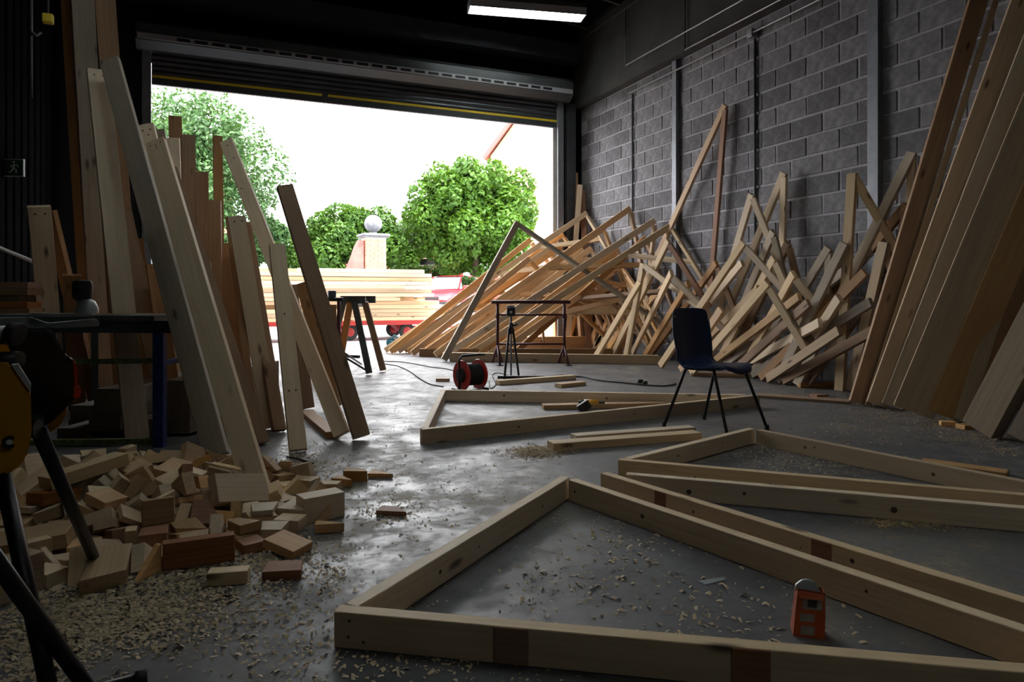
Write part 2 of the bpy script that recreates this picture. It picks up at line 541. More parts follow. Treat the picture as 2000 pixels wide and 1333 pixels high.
# housing: folded steel box with a slotted strip
hy = DY - 0.42
prof = [(hy, 4.36), (hy, 4.58), (hy + .10, 4.66), (DY, 4.66), (DY, 4.30), (hy + .12, 4.27)]
prism('housing', [Vector((DOL - .15, a, z)) for a, z in prof], Vector((DOR - DOL + .3, 0, 0)), HOUS, dr, 0.003)
BRT = simple('bright_strip', (0.40, 0.39, 0.42), 0.45, 0.1)
boxm('slotted_strip', BRT, (DOL - .13, hy - .012, 4.375), (DOR + .13, hy - .001, 4.45), dr)
sl = None
for k in range(26):
    x = DOL + 0.35 + k * 0.222
    if sl is None:
        sl = boxm('slot', BLACK, (x, hy - .016, 4.392), (x + .165, hy - .0115, 4.432), dr)
    else:
        c = sl.copy(); COL.objects.link(c); c.location.x = sl.location.x + (x - (DOL + .35))
# roof
ceil = mesh('ceiling', [(LX - .2, BY, 6.5), (WX + .3, BY, 5.55), (WX + .3, DY + .3, 5.55), (LX - .2, DY + .3, 6.5)], [(0, 1, 2, 3)])
tag(link('ceiling', ceil, DARK), 'dark sloping roof sheets', kind='structure')
ROOFP = simple('brown_purlin', (0.03, 0.026, 0.022), 0.7)
for k in range(9):
    y = DY - 0.6 - k * 1.05
    a = Vector((WX, y, 5.50)); b_ = Vector((LX, y, 6.4))
    o = bar('trim_%d' % (10 + k), a, b_, 0.14, 0.05, ROOFP, wdir=Vector((0, 0, 1)))
    tag(o, 'roof rafter under the dark sheets', kind='structure')
o = bar('trim_20', Vector((WX - .2, BY, 5.42)), Vector((WX - .2, DY, 5.42)), .12, .06, ROOFP, wdir=Vector((0, 0, 1)))
tag(o, 'eaves rail along the top of the right wall', kind='structure')

# fluorescent lights
EMIT, nt_, b_ = new_mat('tube_glow')
b_.inputs['Emission Color'].default_value = (0.93, 1.0, 0.95, 1)
b_.inputs['Emission Strength'].default_value = 14.0
LOUV = simple('white_louvre', (0.7, 0.72, 0.72), 0.4, 0.2)
def strip_light(a, b, lab):
    mid = (a + b) / 2
    r = empty('strip_light', mid, lab, 'light', 'fluorescent strip lights under the roof')
    L = (b - a).length
    ax = (b - a).normalized(); rot = math.atan2(ax.y, ax.x)
    M = Matrix.Translation(mid) @ Matrix.Rotation(rot, 4, 'Z')
    boxm('housing', DGREY, (-L / 2, -.15, .03), (L / 2, .15, .10), r, .004, M)
    for s in (-.15, .14):
        boxm('side_reflector', LOUV, (-L / 2, s, -.075), (L / 2, s + .01, .035), r, 0, M)
    for s in (-L / 2, L / 2 - .012):
        boxm('end_plate', LOUV, (s, -.15, -.075), (s + .012, .15, .035), r, 0, M)
    for s in (-.07, .07):
        tube('lamp_tube', [M @ Vector((-L / 2 + .03, s, .005)), M @ Vector((L / 2 - .03, s, .005))], .016, EMIT, r, 10)
    n = int(L / .1); first = None
    for k in range(n):
        x = -L / 2 + .06 + k * (L - .12) / (n - 1)
        o = boxm('louvre', LOUV, (x, -.138, -.075), (x + .004, .138, -.03), r, 0, M) if first is None else None
        if o: first = o
        else:
            c = first.copy(); COL.objects.link(c)
            c.location = first.location + (Matrix.Rotation(rot, 3, 'Z') @ Vector((x - (-L / 2 + .06), 0, 0)))
    for s in (-L * .42, L * .42):
        tube('hanger', [M @ Vector((s, 0, .1)), M @ Vector((s, 0, .1 + 5.5 - mid.z + (WX - (M @ Vector((s, 0, 0))).x) * .11))], .006, BLACK, r, 6)
    return r
zl = 5.2
def ceilpt(x, y): return P(x, y, (zl - HC) * FPX / (HOR - y))
strip_light(ceilpt(915, 9), ceilpt(1140, 27), 'lit fluorescent strip light hanging above the shutter')
for x0, y0, lab in ((-0.6, 3.6, 'lit fluorescent strip light over the left-hand boards'), (1.3, 4.2, 'lit fluorescent strip light high over the floor frames'),
                    (0.9, -3.0, 'added fluorescent fill light behind the viewer, out of view')):  # this last one is added as fill, unseen behind the camera
    strip_light(Vector((x0, y0, zl)), Vector((x0 + 1.8, y0, zl)), lab)

# emergency exit sign
sd = 6.9
sp = P(15, 328, sd)
es = empty('exit_sign', sp, 'green emergency exit sign with white running figure, high at far left', 'sign')
GRN = simple('sign_green', (0.01, 0.055, 0.035), 0.5)
WHT = simple('sign_white', (0.42, 0.5, 0.47), 0.5)
SM = Matrix((RGT, FWD, Vector((0, 0, 1)))).transposed().to_4x4()
SM.translation = sp
boxm('sign_board', GRN, (-.16, 0, -.088), (.16, .02, .088), es, .002, SM)
for lo, hi in (((-.16, -.003, .08), (.16, 0, .088)), ((-.16, -.003, -.088), (.16, 0, -.08)), ((.152, -.003, -.08), (.16, 0, .08)), ((-.16, -.003, -.08), (-.152, 0, .08))):
    boxm('border', WHT, lo, hi, es, 0, SM)
tube('bracket', [SM @ Vector((-.1, .01, .09)), SM @ Vector((-.1, .01, .16)), Vector((LX, (SM @ Vector((-.1, .01, .16))).y, sp.z + .16))], .008, DSTEEL, es, 6)


def sign_part(name, lines, dot=None):
    b = bmesh.new()
    for pl, r in lines:
        tube_bm(b, [(x, -.004, z) for x, z in pl], r, 6)
    if dot: bmesh.ops.create_uvsphere(b, u_segments=10, v_segments=6, radius=.011, matrix=Matrix.Translation((dot[0], -.004, dot[1])))
    link(name, bm_mesh(b, name), WHT, es, SM)


sign_part('running_figure', [([(.068, .035), (.060, -.003)], .009), ([(.060, -.003), (.088, -.022), (.085, -.052)], .006),
                             ([(.060, -.003), (.042, -.03), (.018, -.045)], .006), ([(.068, .033), (.095, .028), (.108, .008)], .005),
                             ([(.068, .033), (.042, .02), (.034, .002)], .005)], (.062, .056))
sign_part('arrow', [([(-.06, .045), (-.06, -.045)], .008), ([(-.085, -.02), (-.06, -.048), (-.035, -.02)], .007)])

# stair handrail by the left wall
HR = simple('bright_handrail', (0.6, 0.62, 0.66), 0.35, 0.2)
hr = empty('handrail', C(-3.4, 5.0, 0), 'pale steel stair handrail sloping down at far left', 'handrail')
ha, hb = P(-60, 460, 5.6), P(165, 553, 6.3)
tube('rail', [ha, hb], .017, HR, hr)
for t in (.12, .9):
    q = ha.lerp(hb, t); tube('post', [q, Vector((q.x, q.y, 0))], .016, DSTEEL, hr)
# hook on a chain with yellow block, high on the left
hk = empty('chain_hoist', P(60, 60, 5.0), 'small yellow hoist block hanging from a chain, top left', 'hoist')
boxm('hoist_body', YST, tuple(P(94, 37, 5.2) - Vector((.035, .03, .035))), tuple(P(94, 37, 5.2) + Vector((.035, .03, .035))), hk, .01)
q = P(94, 30, 5.2)
tube('chain', [q, Vector((q.x, q.y, 6.2))], .008, STEEL, hk, 6)
q = P(62, 45, 5.1)
tube('hook', [Vector((q.x, q.y, 6.2)), q, q + Vector((.0, 0, -.06)), q + Vector((.03, 0, -.09)), q + Vector((.06, 0, -.06))], .009, STEEL, hk, 6)
tube('chain', [P(62, 70, 5.1), P(62, 190, 5.1)], .007, STEEL, hk, 6)

# ------------------------------------------------------------------ roof-truss frames lying on the floor
ZUP = Vector((0, 0, 1))
BW, BT = 0.092, 0.044


def floor_bar(par, a, b, name='board', mat=W_PALE, W=BW, T=BT, side=0.0):
    """board standing on its edge; a, b on the floor, side pushes it off the line by that much"""
    a = Vector((a.x, a.y, W / 2 + .001)); b = Vector((b.x, b.y, W / 2 + .001))
    d = (b - a).normalized(); n = Vector((-d.y, d.x, 0))
    return bar(name, a + n * side, b + n * side, W, T, mat, par, wdir=ZUP)


def isect(a, b, c, d):
    r, s = b - a, d - c
    den = r.x * s.y - r.y * s.x
    t = ((c - a).x * s.y - (c - a).y * s.x) / den
    return a + r * t


def splice(par, a, b, xpx, w=0.09, out=-1, mat=W_RED):
    """dark resinous splice block let into a board's face"""
    a = Vector((a.x, a.y, 0)); b = Vector((b.x, b.y, 0))
    d = (b - a).normalized(); n = Vector((-d.y, d.x, 0))
    best = min((abs(1000 + FPX * (a.lerp(b, t / 400.)).dot(RGT) / (a.lerp(b, t / 400.)).dot(FWD) - xpx), t) for t in range(0, 401))[1] / 400.
    p = a.lerp(b, best) + Vector((0, 0, BW / 2 + .001))
    o = bar('splice_block', p - d * w / 2, p + d * w / 2, BW - .002, BT + .006, mat, par, wdir=ZUP)
    o['label'] = 'dark brown splice block'


gt = lambda x, y: G(x, y, BW)
# frame nearest the viewer
L1, A1, R1, R2 = gt(674, 1190), gt(1104, 932), gt(2000, 1228), gt(2000, 1306)
K1 = isect(A1, R1, L1, R2)
f1 = empty('roof_frame', (L1.x, L1.y, 0), 'long triangular timber frame lying nearest the viewer around the orange box', 'roof frame')
d1 = (A1 - L1).normalized()
floor_bar(f1, L1 + d1 * .025, A1 - d1 * .0)
floor_bar(f1, L1 - (K1 - L1).normalized() * .02, K1)
floor_bar(f1, A1 + (K1 - A1).normalized() * .05, K1 - (K1 - A1).normalized() * .05)
splice(f1, L1, K1, 1003, .085); splice(f1, L1, K1, 1462, .085)
# screws in the near corner
for x, y in ((690, 1196), (688, 1225), (718, 1232)):
    q = G(x, y, 0.0); 
    dK = (K1 - L1).normalized(); nn = Vector((dK.y, -dK.x, 0))
    t = (x - 674) / FPX * 1.83
    c = L1 + dK * (t + .0) + nn * (BT / 2 + .0005); c = Vector((c.x, c.y, BW - (y - 1183) / 64 * BW))
    lathe('screw_head', [(.0035, 0), (.0035, .0012)], BLACK, f1, Matrix.Translation(c) @ nn.to_track_quat('Z', 'Y').to_matrix().to_4x4(), 8)
# second frame: long thin wedge
V2, D2, E2 = gt(1180, 924), gt(2000, 1172), gt(2000, 992)
f2 = empty('roof_frame', (V2.x, V2.y, 0), 'wedge shaped timber frame, middle of the three at the right', 'roof frame')
ux, uy = (D2 - V2).normalized(), (E2 - V2).normalized()
floor_bar(f2, V2, V2 + ux * 2.3)
floor_bar(f2, V2 + uy * .12 + Vector((.0, .03, 0)), V2 + uy * 2.3)
floor_bar(f2, V2 + ux * 2.27 - (ux - uy).normalized() * .03, V2 + uy * 2.27 + (ux - uy).normalized() * .03)
splice(f2, V2, V2 + ux * 2.3, 1297, .06); splice(f2, V2, V2 + ux * 2.3, 1612, .07)
# third frame
L3, A3, G3, H3 = gt(1217, 898), gt(1468, 837), gt(2000, 940), gt(2000, 966)
K3 = isect(A3, G3, L3, H3)
f3 = empty('roof_frame', (L3.x, L3.y, 0), 'triangular timber frame lying furthest back at the right, by the chair', 'roof frame')
floor_bar(f3, L3 + (A3 - L3).normalized() * .03, A3)
floor_bar(f3, A3 + (K3 - A3).normalized() * .05, K3 - (K3 - A3).normalized() * .04)
floor_bar(f3, L3 - (K3 - L3).normalized() * .02, K3)
# fourth frame, far
L4, A4, K4 = gt(829, 838), gt(866, 762), gt(1480, 772)
f4 = empty('roof_frame', (L4.x, L4.y, 0), 'triangular timber frame lying between the red cable reel and the chair', 'roof frame')
floor_bar(f4, L4 + (A4 - L4).normalized() * .03, A4 - (A4 - L4).normalized() * .03)
floor_bar(f4, A4 - (K4 - A4).normalized() * .02, K4 - (K4 - A4).normalized() * .1)
floor_bar(f4, L4 - (K4 - L4).normalized() * .02, K4)


KNOT = simple('dark_knot', (.09, .055, .032), .6)


def knot(par, a, b, xpx, r=.008, h=.5):
    """round knot on the viewer's side of an edge-standing board"""
    best = min((abs(1000 + FPX * (a.lerp(b, t / 400.)).dot(RGT) / (a.lerp(b, t / 400.)).dot(FWD) - xpx), t) for t in range(0, 401))[1] / 400.
    p = a.lerp(b, best); d = (b - a); d.z = 0; d.normalize(); n = Vector((d.y, -d.x, 0))
    if n.dot(p) > 0: n = -n
    c = Vector((p.x, p.y, BW * h)) + n * (BT / 2)
    lathe('knot', [(r, -.002), (r, .0004), (r * .5, .0006)], KNOT, par, Matrix.Translation(c) @ n.to_track_quat('Z', 'Y').to_matrix().to_4x4(), 12)


for fr_, a, b, lst in ((f3, A3, K3, ((1577, .008), (1595, .006), (1828, .009))), (f3, L3, A3, ((1318, .007), (1405, .005))), (f3, L3, K3, ((1358, .005), (1505, .006))),
                       (f2, V2, V2 + uy * 2.3, ((1345, .011), (1455, .007), (1744, .012))), (f2, V2, V2 + ux * 2.3, ((1362, .006), (1672, .008), (1570, .003))),
                       (f1, A1, K1, ((1130, .006), (1262, .009), (1700, .005))), (f1, L1, A1, ((848, .007), (1050, .006), (925, .004))), (f4, A4, K4, ((985, .009), (1185, .009))), (f4, L4, K4, ((1010, .008), (1235, .007)))):
    for xp, r_ in lst: knot(fr_, Vector((a.x, a.y, 0)), Vector((b.x, b.y, 0)), xp, r_ * 1.0, .45 + (xp % 7) * .03)

# ------------------------------------------------------------------ single boards on the floor
def flat_board(x0, y0, x1, y1, W, T, mat, lab, cat='board', name='board', z=0.0, group=None):
    a, b = G(x0, y0), G(x1, y1)
    a.z = b.z = z + T / 2 + .001
    d = (b - a).normalized()
    o = bar(name, a, b, W, T, mat, wdir=Vector((-d.y, d.x, 0)))
    return tag(o, lab, cat, group)


flat_board(1075, 879, 1362, 857, .10, .045, W_PALE, 'pale board lying beside the small heap of shavings, front one of two')
flat_board(1120, 862, 1352, 845, .09, .040, W_PALE, 'pale board lying behind another in front of the chair')
flat_board(972, 752, 1120, 741, .09, .045, W_PALE, 'short pale board lying right of the red cable reel')
flat_board(1090, 757, 1138, 752, .10, .035, W_WARM, 'short end of board lying behind the far floor frame')
flat_board(1060, 799, 1300, 794, .10, .035, W_WARM, 'warm brown board lying inside the far floor frame')
flat_board(1800, 906, 1968, 930, .10, .022, W_WARM, 'thin board lying behind the furthest right-hand frame')
flat_board(1480, 775, 1660, 788, .16, .022, W_BROWN, 'thin brown board lying in front of the leaning frames')
flat_board(852, 745, 878, 745, .07, .03, W_WARM, 'small offcut lying left of the cable reel', 'offcut', 'offcut')
flat_board(598, 812, 650, 856, .09, .04, W_BROWN, 'brown board lying flat at the feet of the left-hand boards')

# ------------------------------------------------------------------ boards leaning at the left
F = lambda x, y: G(x, y)
LB = [  # foot px, top px, depth at top, width, thickness, twist, material, label, foot depth
    ((268, 862), (191, 142), 4.9, .135, .047, .12, W_PALE, 'pale leaning plank with two screw holes at its squared top, behind the bench leg', None),
    ((425, 905), (215, 128), 4.8, .125, .047, -.35, W_OLD, 'weathered grey leaning plank with a rounded top', None),
    ((507, 992), (305, 290), 4.1, .108, .047, -.3, W_PALE, 'pale leaning board reaching nearest the viewer, three screw holes in its top', None),
    ((668, 859), (443, 285), 5.4, .10, .045, -.25, W_PALE, 'pale board leaning steeply left over the others, foot beside the dark brown board', None),
    ((582, 884), (541, 483), 4.5, .098, .045, .15, W_PALE, 'short pale nearly upright board just left of the dark brown one', None),
    ((706, 860), (556, 370), 4.7, .105, .05, .25, W_BROWN, 'dark brown leaning board, rightmost of the left-hand boards', None),
    ((530, 840), (462, 428), 4.9, .115, .045, .05, W_PALE, 'pale board with holed top standing behind the short upright board', None),
    ((545, 846), (478, 440), 5.2, .09, .04, .5, W_BROWN, 'thin brown board edge-on beside the pale holed board', None),
    ((432, 800), (425, 268), 5.9, .075, .045, .1, W_BROWN, 'narrow reddish board standing upright beneath the steeply leaning one', None),
    ((425, 830), (419, 395), 5.2, .09, .045, -.1, W_BROWN, 'reddish board standing below the narrow upright board', None),
    ((400, 790), (394, 337), 5.9, .10, .045, .1, W_BROWN, 'brown upright board with a small hole, against the left tree', None),
    ((382, 780), (367, 265), 6.1, .11, .045, .1, W_BROWN, 'dark brown upright board, second tallest against the foliage', None),
    ((352, 780), (342, 229), 6.3, .11, .045, .0, W_BROWN, 'tallest dark brown upright board against the foliage', None),
    ((355, 800), (338, 272), 5.7, .10, .045, -.1, W_PALE, 'pale upright board in front of the tallest dark brown one', None),
    ((420, 850), (284, 252), 5.0, .12, .047, -.2, W_PALE, 'pale squared board with screw holes behind the nearest leaning board', None),
    ((400, 815), (308, 258), 5.4, .10, .047, -.1, W_GREY, 'greyish board tucked behind the squared pale board', None),
    ((500, 850), (447, 430), 5.1, .05, .04, .0, W_BROWN, 'thin strip of wood standing beside the pale holed board', None),
    ((470, 835), (440, 480), 5.3, .10, .04, .1, W_BROWN, 'brown board standing low behind the thin strip', None),
    ((205, 790), (155, -90), 5.4, .16, .05, .25, W_GREY, 'very tall grey plank rising out of the picture at the left', None),
    ((178, 780), (128, -80), 5.5, .09, .05, -.5, W_BROWN, 'very tall narrow brown plank beside the tall grey one', None),
    ((265, 780), (200, -60), 5.7, .15, .05, .1, W_BROWN, 'very tall brown plank behind the squared pale plank', None),
    ((112, 800), (76, 408), 4.9, .14, .047, .1, W_PALE, 'short pale plank with two screw holes at the far left', None),
    ((190, 800), (97, 415), 5.3, .10, .045, -.8, W_BROWN, 'brown board edge-on behind the short pale plank', None),
    ((330, 830), (240, 420), 5.2, .12, .045, .1, W_BROWN, 'brown board in the shadow between the grey and the squared planks', None),
    ((300, 810), (262, 470), 5.4, .13, .045, .0, W_BROWN, 'reddish board deep among the left-hand boards', None),
    ((345, 830), (300, 520), 5.0, .10, .045, .1, W_BROWN, 'brown plank standing low behind the bench leg', None),
    ((395, 840), (350, 480), 5.1, .12, .045, .1, W_BROWN, 'brown board hidden behind the nearest leaning board', None),
    ((440, 850), (395, 520), 4.9, .11, .045, -.1, W_BROWN, 'warm board standing low in the middle of the left-hand boards', None),
    ((600, 800), (565, 560), 5.4, .11, .045, .2, W_BROWN, 'brown board between the short upright board and the dark brown one', None),
    ((240, 790), (215, 420), 5.3, .12, .045, .0, W_BROWN, 'brown plank behind the bench rail', None),
    ((150, 800), (140, 540), 5.2, .12, .045, .0, W_BROWN, 'warm plank standing behind the left end of the bench', None),
    ((512, 870), (330, 330), 4.5, .09, .045, .8, W_BROWN, 'brown board seen edge-on behind the nearest leaning board', None),
    ((655, 800), (590, 560), 5.9, .10, .045, -.2, W_BROWN, 'brown board leaning behind the dark brown one', None),
]
LBO = []
for (fx, fy), (tx, ty), dt, W, T, rot, mat, lab, fd in LB:
    a = G(fx, fy); b = P(tx, ty, dt)
    o = bar('leaning_board', a, b, W, T, mat, rot=rot, ground=True)
    tag(o, lab, 'board', 'boards leaning together at the left'); LBO.append(o)


def screw_holes(o, offs, r=.0045):
    me = o.data
    L = max(v.co.x for v in me.vertices); T = max(v.co.z for v in me.vertices)
    for dx, dy in offs:
        lathe('screw_hole', [(r, -.004), (r, .0006)], BLACK, o, pmat(o) @ Matrix.Translation((L - dx, dy, T)), 10)


screw_holes(LBO[0], [(.05, -.028), (.05, .028)], .008)
screw_holes(LBO[2], [(.04, -.03), (.05, 0), (.04, .03), (.075, 0)])
screw_holes(LBO[14], [(.05, -.03), (.05, .02), (.09, -.01)], .006)
screw_holes(LBO[21], [(.05, -.03), (.05, .03)], .007)
screw_holes(LBO[6], [(.04, -.03), (.04, .02)], .006)
screw_holes(LBO[3], [(.06, 0), (.2, -.01), (.5, .02)], .006)
screw_holes(LBO[4], [(1.0, -.02), (1.0, .02), (.5, .0)], .006)

# ------------------------------------------------------------------ planks leaning on the right wall
RBo = []
RB = [  # foot, top px (on the wall), off, W, T, rot, mat, label
    ((1676, 792), (1930, -60), .16, .14, .045, .35, W_BROWN, 'long brown plank, leftmost of the wide planks against the block wall', None),
    ((1695, 795), (1965, -60), .10, .045, .03, .1, W_TAN, 'thin strip of wood just right of the leftmost wide plank', None),
    ((1713, 797), (2022, -60), .2, .16, .045, .2, W_TAN, 'long tan plank second from the left against the block wall', None),
    ((1742, 800), (2075, -60), .18, .15, .045, .15, W_PALE, 'long pale plank with a split edge, third against the block wall', None),
    ((1782, 818), (2150, -60), .22, .26, .045, .1, W_TAN, 'widest tan plank with its foot in the shavings', None),
    ((1840, 822), (2215, -60), .18, .20, .045, .15, W_RUST, 'wide reddish brown plank right of the widest one', None),
    ((1877, 826), (2160, -40), .14, .09, .045, .0, W_GREY, 'narrow grey board right of the reddish brown plank', None),
    ((1912, 805), (2230, 0), .16, .16, .045, .1, W_BROWN, 'dim brown plank standing behind the narrow grey board', None),
    ((1960, 800), (2290, 60), .18, .22, .045, .1, W_BROWN, 'dim brown plank at the right edge of the picture', None),
]
for (fx, fy), (tx, ty), off, W, T, rot, mat, lab, fd in RB:
    a = G(fx, fy) if fd is None else G(fx, HOR + HC * FPX / fd)
    b = WP(tx, ty, off)
    o = bar('leaning_plank', a, b, W, T, mat, rot=rot, ground=True)
    tag(o, lab, 'plank', 'wide planks leaning on the block wall'); RBo.append(o)
o = bar('leaning_beam', G(1918, 852), P(2160, 400, 3.9), .20, .12, W_GREY, rot=-.45, ground=True)
tag(o, 'thick squared grey beam leaning at the right edge', 'beam', 'thick beams at the right edge')
o = bar('leaning_beam', G(2012, 880), P(2260, 420, 3.7), .20, .12, W_BEAM, rot=-.45, ground=True)
tag(o, 'thick beam cut off by the right edge of the picture', 'beam', 'thick beams at the right edge')

# ------------------------------------------------------------------ frames leaning in and near the doorway
NP = 'board'
GP = 'triangular frames leaning in the doorway'
GW = 'triangular frames leaning along the block wall'


def tri(lab, foot, apex, down, mat, nrm, grp, W=.09, T=.044, webs=(), mats=None, broad=False):
    """leaning frame: long board foot->apex, short board apex->down, optional webs between them"""
    r = empty('roof_frame', (foot.x, foot.y, 0), lab, 'roof frame', grp)
    wd = nrm
    if broad:
        W = .09
        wd = nrm.cross((apex - foot).normalized())
    bar('rafter', foot, apex, W, T, mat, r, wdir=wd, ground=foot.z < .02)
    if down is not None:
        d = (down - apex)
        k_ = min(1.2, (apex.z - .04) / max(.01, apex.z - down.z)) if down.z > .05 else 1
        down = apex + d * k_
        if down.x > WX - .04: down.x = WX - .04
        d = (down - apex).normalized()
        if broad: wd = nrm.cross(d)
        bar('strut', apex + d * .03, down, W * (.78 if broad else 1), T, mats or mat, r, wdir=wd, ground=False)
    for t, s in webs:
        p_, q_ = foot.lerp(apex, t), (apex.lerp(down, s) if down is not None else foot)
        if broad: wd = nrm.cross((q_ - p_).normalized())
        bar('web', p_, q_, W * .8, T, mat, r, wdir=wd)
    return r


ND = Vector((0.25, -1, .35)).normalized()      # doorway frames face up the hall
doorway = [  # foot px, apex px, apex plane Y, strut end px, mat, webs, label
    ((762, 692), (1036, 473), 10.75, (1110, 560), W_WARM, ((.6, .6),), 'sunlit warm frame furthest out in the doorway, short pointed top'),
    ((752, 690), (1146, 421), 10.55, (1230, 560), W_PALE, ((.55, .5), (.75, .3)), 'large frame rising from the doorway threshold to a broad peak'),
    ((825, 697), (1231, 412), 10.2, (1262, 560), W_WARM, ((.6, .6),), 'large warm frame with a sunlit top edge, its peak by the thin conduit'),
    ((868, 700), (1279, 436), 9.95, (1262, 600), W_PALE, (), 'narrow frame whose small peak stands right of the conduit'),
    ((917, 697), (1312, 446), 9.6, (1382, 560), W_PALE, ((.8, .5),), 'long pale frame crossing in front of the doorway ones to the tall upright'),
    ((867, 707), (1011, 438), 9.5, (1290, 612), W_GREY, (), 'steep grey frame standing alone in front of the doorway'),
    ((1000, 672), (1198, 572), 9.9, None, W_BROWN, (), 'low brown timber slanting behind the maroon trestle'),
    ((790, 690), (1100, 462), 10.65, (1200, 600), W_WARM, ((.4, .7),), 'warm frame packed inside the doorway stack, lower peak'),
    ((840, 693), (1180, 450), 10.4, (1235, 600), W_WARM, ((.7, .4),), 'warm frame packed inside the doorway stack behind the broad peak'),
    ((805, 696), (1034, 510), 10.3, (1180, 640), W_WARM, ((.5, .5),), 'low warm frame filling the doorway stack'),
    ((850, 699), (1110, 500), 10.1, (1240, 640), W_WARM, ((.6, .5),), 'frame lower in the doorway stack with a long strut'),
    ((890, 695), (1155, 490), 9.9, (1250, 650), W_PALE, (), 'pale frame low in the doorway stack'),
    ((778, 691), (1075, 490), 10.5, (1150, 640), W_PALE, ((.6, .7),), 'pale frame near the back of the doorway stack'),
    ((935, 693), (1205, 505), 9.75, (1280, 640), W_WARM, ((.6, .5),), 'warm frame nearest the trestle in the doorway stack'),
    ((1010, 690), (1262, 470), 10.0, (1330, 640), W_BROWN, ((.5, .5),), 'shaded brown frame at the wall end of the doorway stack'),
]
rd = random.Random(8)
WORD = ['first', 'second', 'third', 'fourth', 'fifth', 'sixth', 'seventh', 'eighth', 'ninth', 'tenth', 'eleventh', 'twelfth', 'thirteenth', 'fourteenth']
for i in range(14):
    t = i / 13
    fx = 772 + t * 200 + rd.uniform(-8, 8)
    doorway.append(((fx, 691 + t * 8), (1050 + t * 190 + rd.uniform(-25, 25), 520 - t * 10 + rd.uniform(-38, 30)), 10.62 - t * .95, (1130 + t * 150, 620 + rd.uniform(-20, 30)),
                    W_WARM if i % 3 else W_PALE, ((rd.uniform(.4, .8), rd.uniform(.3, .7)),), 'warm frame buried inside the doorway stack, %s from the yard side' % WORD[i]))
for (fx, fy), (tx, ty), yp, dn, mat, webs, lab in doorway:
    foot = G(fx, fy); apex = YP(tx, ty, yp)
    if apex.x > WX - .1: apex = WP(tx, ty, .12)
    down = None
    if dn:
        down = YP(dn[0], dn[1], yp - .02)
        if down.x > WX - .05: down = WP(dn[0], dn[1], .1)
        if down.z < .03: down.z = .03
    tri(lab, foot, apex, down, mat, ND, GP, webs=webs, broad=True)
# upright timbers standing behind the stack, sunlit from the yard
for i, (x0, y0, x1, y1, Y) in enumerate([(1062, 655, 1050, 560, 10.6), (1085, 655, 1080, 500, 10.7), (1108, 655, 1150, 520, 10.6), (1135, 655, 1128, 560, 10.5),
                                         (1160, 655, 1160, 540, 10.5), (1178, 655, 1195, 530, 10.4), (1200, 655, 1190, 540, 10.35), (1232, 655, 1215, 560, 10.2), (1255, 650, 1300, 560, 10.0), (1215, 655, 1270, 555, 10.3),
                                         (1285, 655, 1262, 560, 9.8), (1310, 660, 1270, 590, 9.5)]):
    a = YP(x0, y0, Y); a.z = 0.02
    b = YP(x1, y1, Y - .1)
    if b.x > WX - .05: b = WP(x1, y1, .1)
    if a.x > WX - .05: a.x = WX - .1
    o = bar('upright_timber', a, b, .09, .04, W_WARM, wdir=Vector((0, -1, 0)), ground=True)
    tag(o, 'warm brown upright timber behind the maroon trestle, %s from the left of its row' % ['first', 'second', 'third', 'fourth', 'fifth', 'sixth', 'seventh', 'eighth', 'tenth', 'ninth', 'eleventh', 'last'][i], 'timber', 'upright timbers behind the maroon trestle')
# pair by the corner column
o = bar('leaning_board', WP(1108, 692, .45), YP(1133, 372, 10.6), .09, .045, W_PALE, ground=True); tag(o, 'slim board leaning to a point in the corner by the column', 'board')
o = bar('leaning_board', WP(1150, 692, .25), YP(1137, 380, 10.68), .10, .04, W_RED, ground=True); tag(o, 'reddish board behind the slim one in the corner', 'board')
o = bar('leaning_board', YP(1128, 690, 10.7), YP(1125, 348, 10.76), .07, .04, W_BROWN, ground=True); tag(o, 'narrow brown board standing upright against the corner column', 'board')
# timbers lying along the foot of the stack
for i, (x0, y0, x1, y1, mat, lab) in enumerate([(880, 706, 1285, 712, W_PALE, 'long pale timber lying in front of the doorway stack'),
                                                (820, 697, 1215, 697, W_BROWN, 'long brown timber lying under the doorway stack'),
                                                (1000, 684, 1165, 682, W_WARM, 'warm timber lying behind the maroon trestle')]):
    a, b = G(x0, y0), G(x1, y1)
    h = .12 if i < 2 else .22
    a.z = b.z = h / 2 + .001
    o = bar('floor_timber', a, b, h, .10, mat, wdir=ZUP)
    tag(o, lab, 'timber')

# frames leaning along the block wall
NW = Vector((-1, -.15, .2)).normalized()


def gw(x, y): return G(x, y)


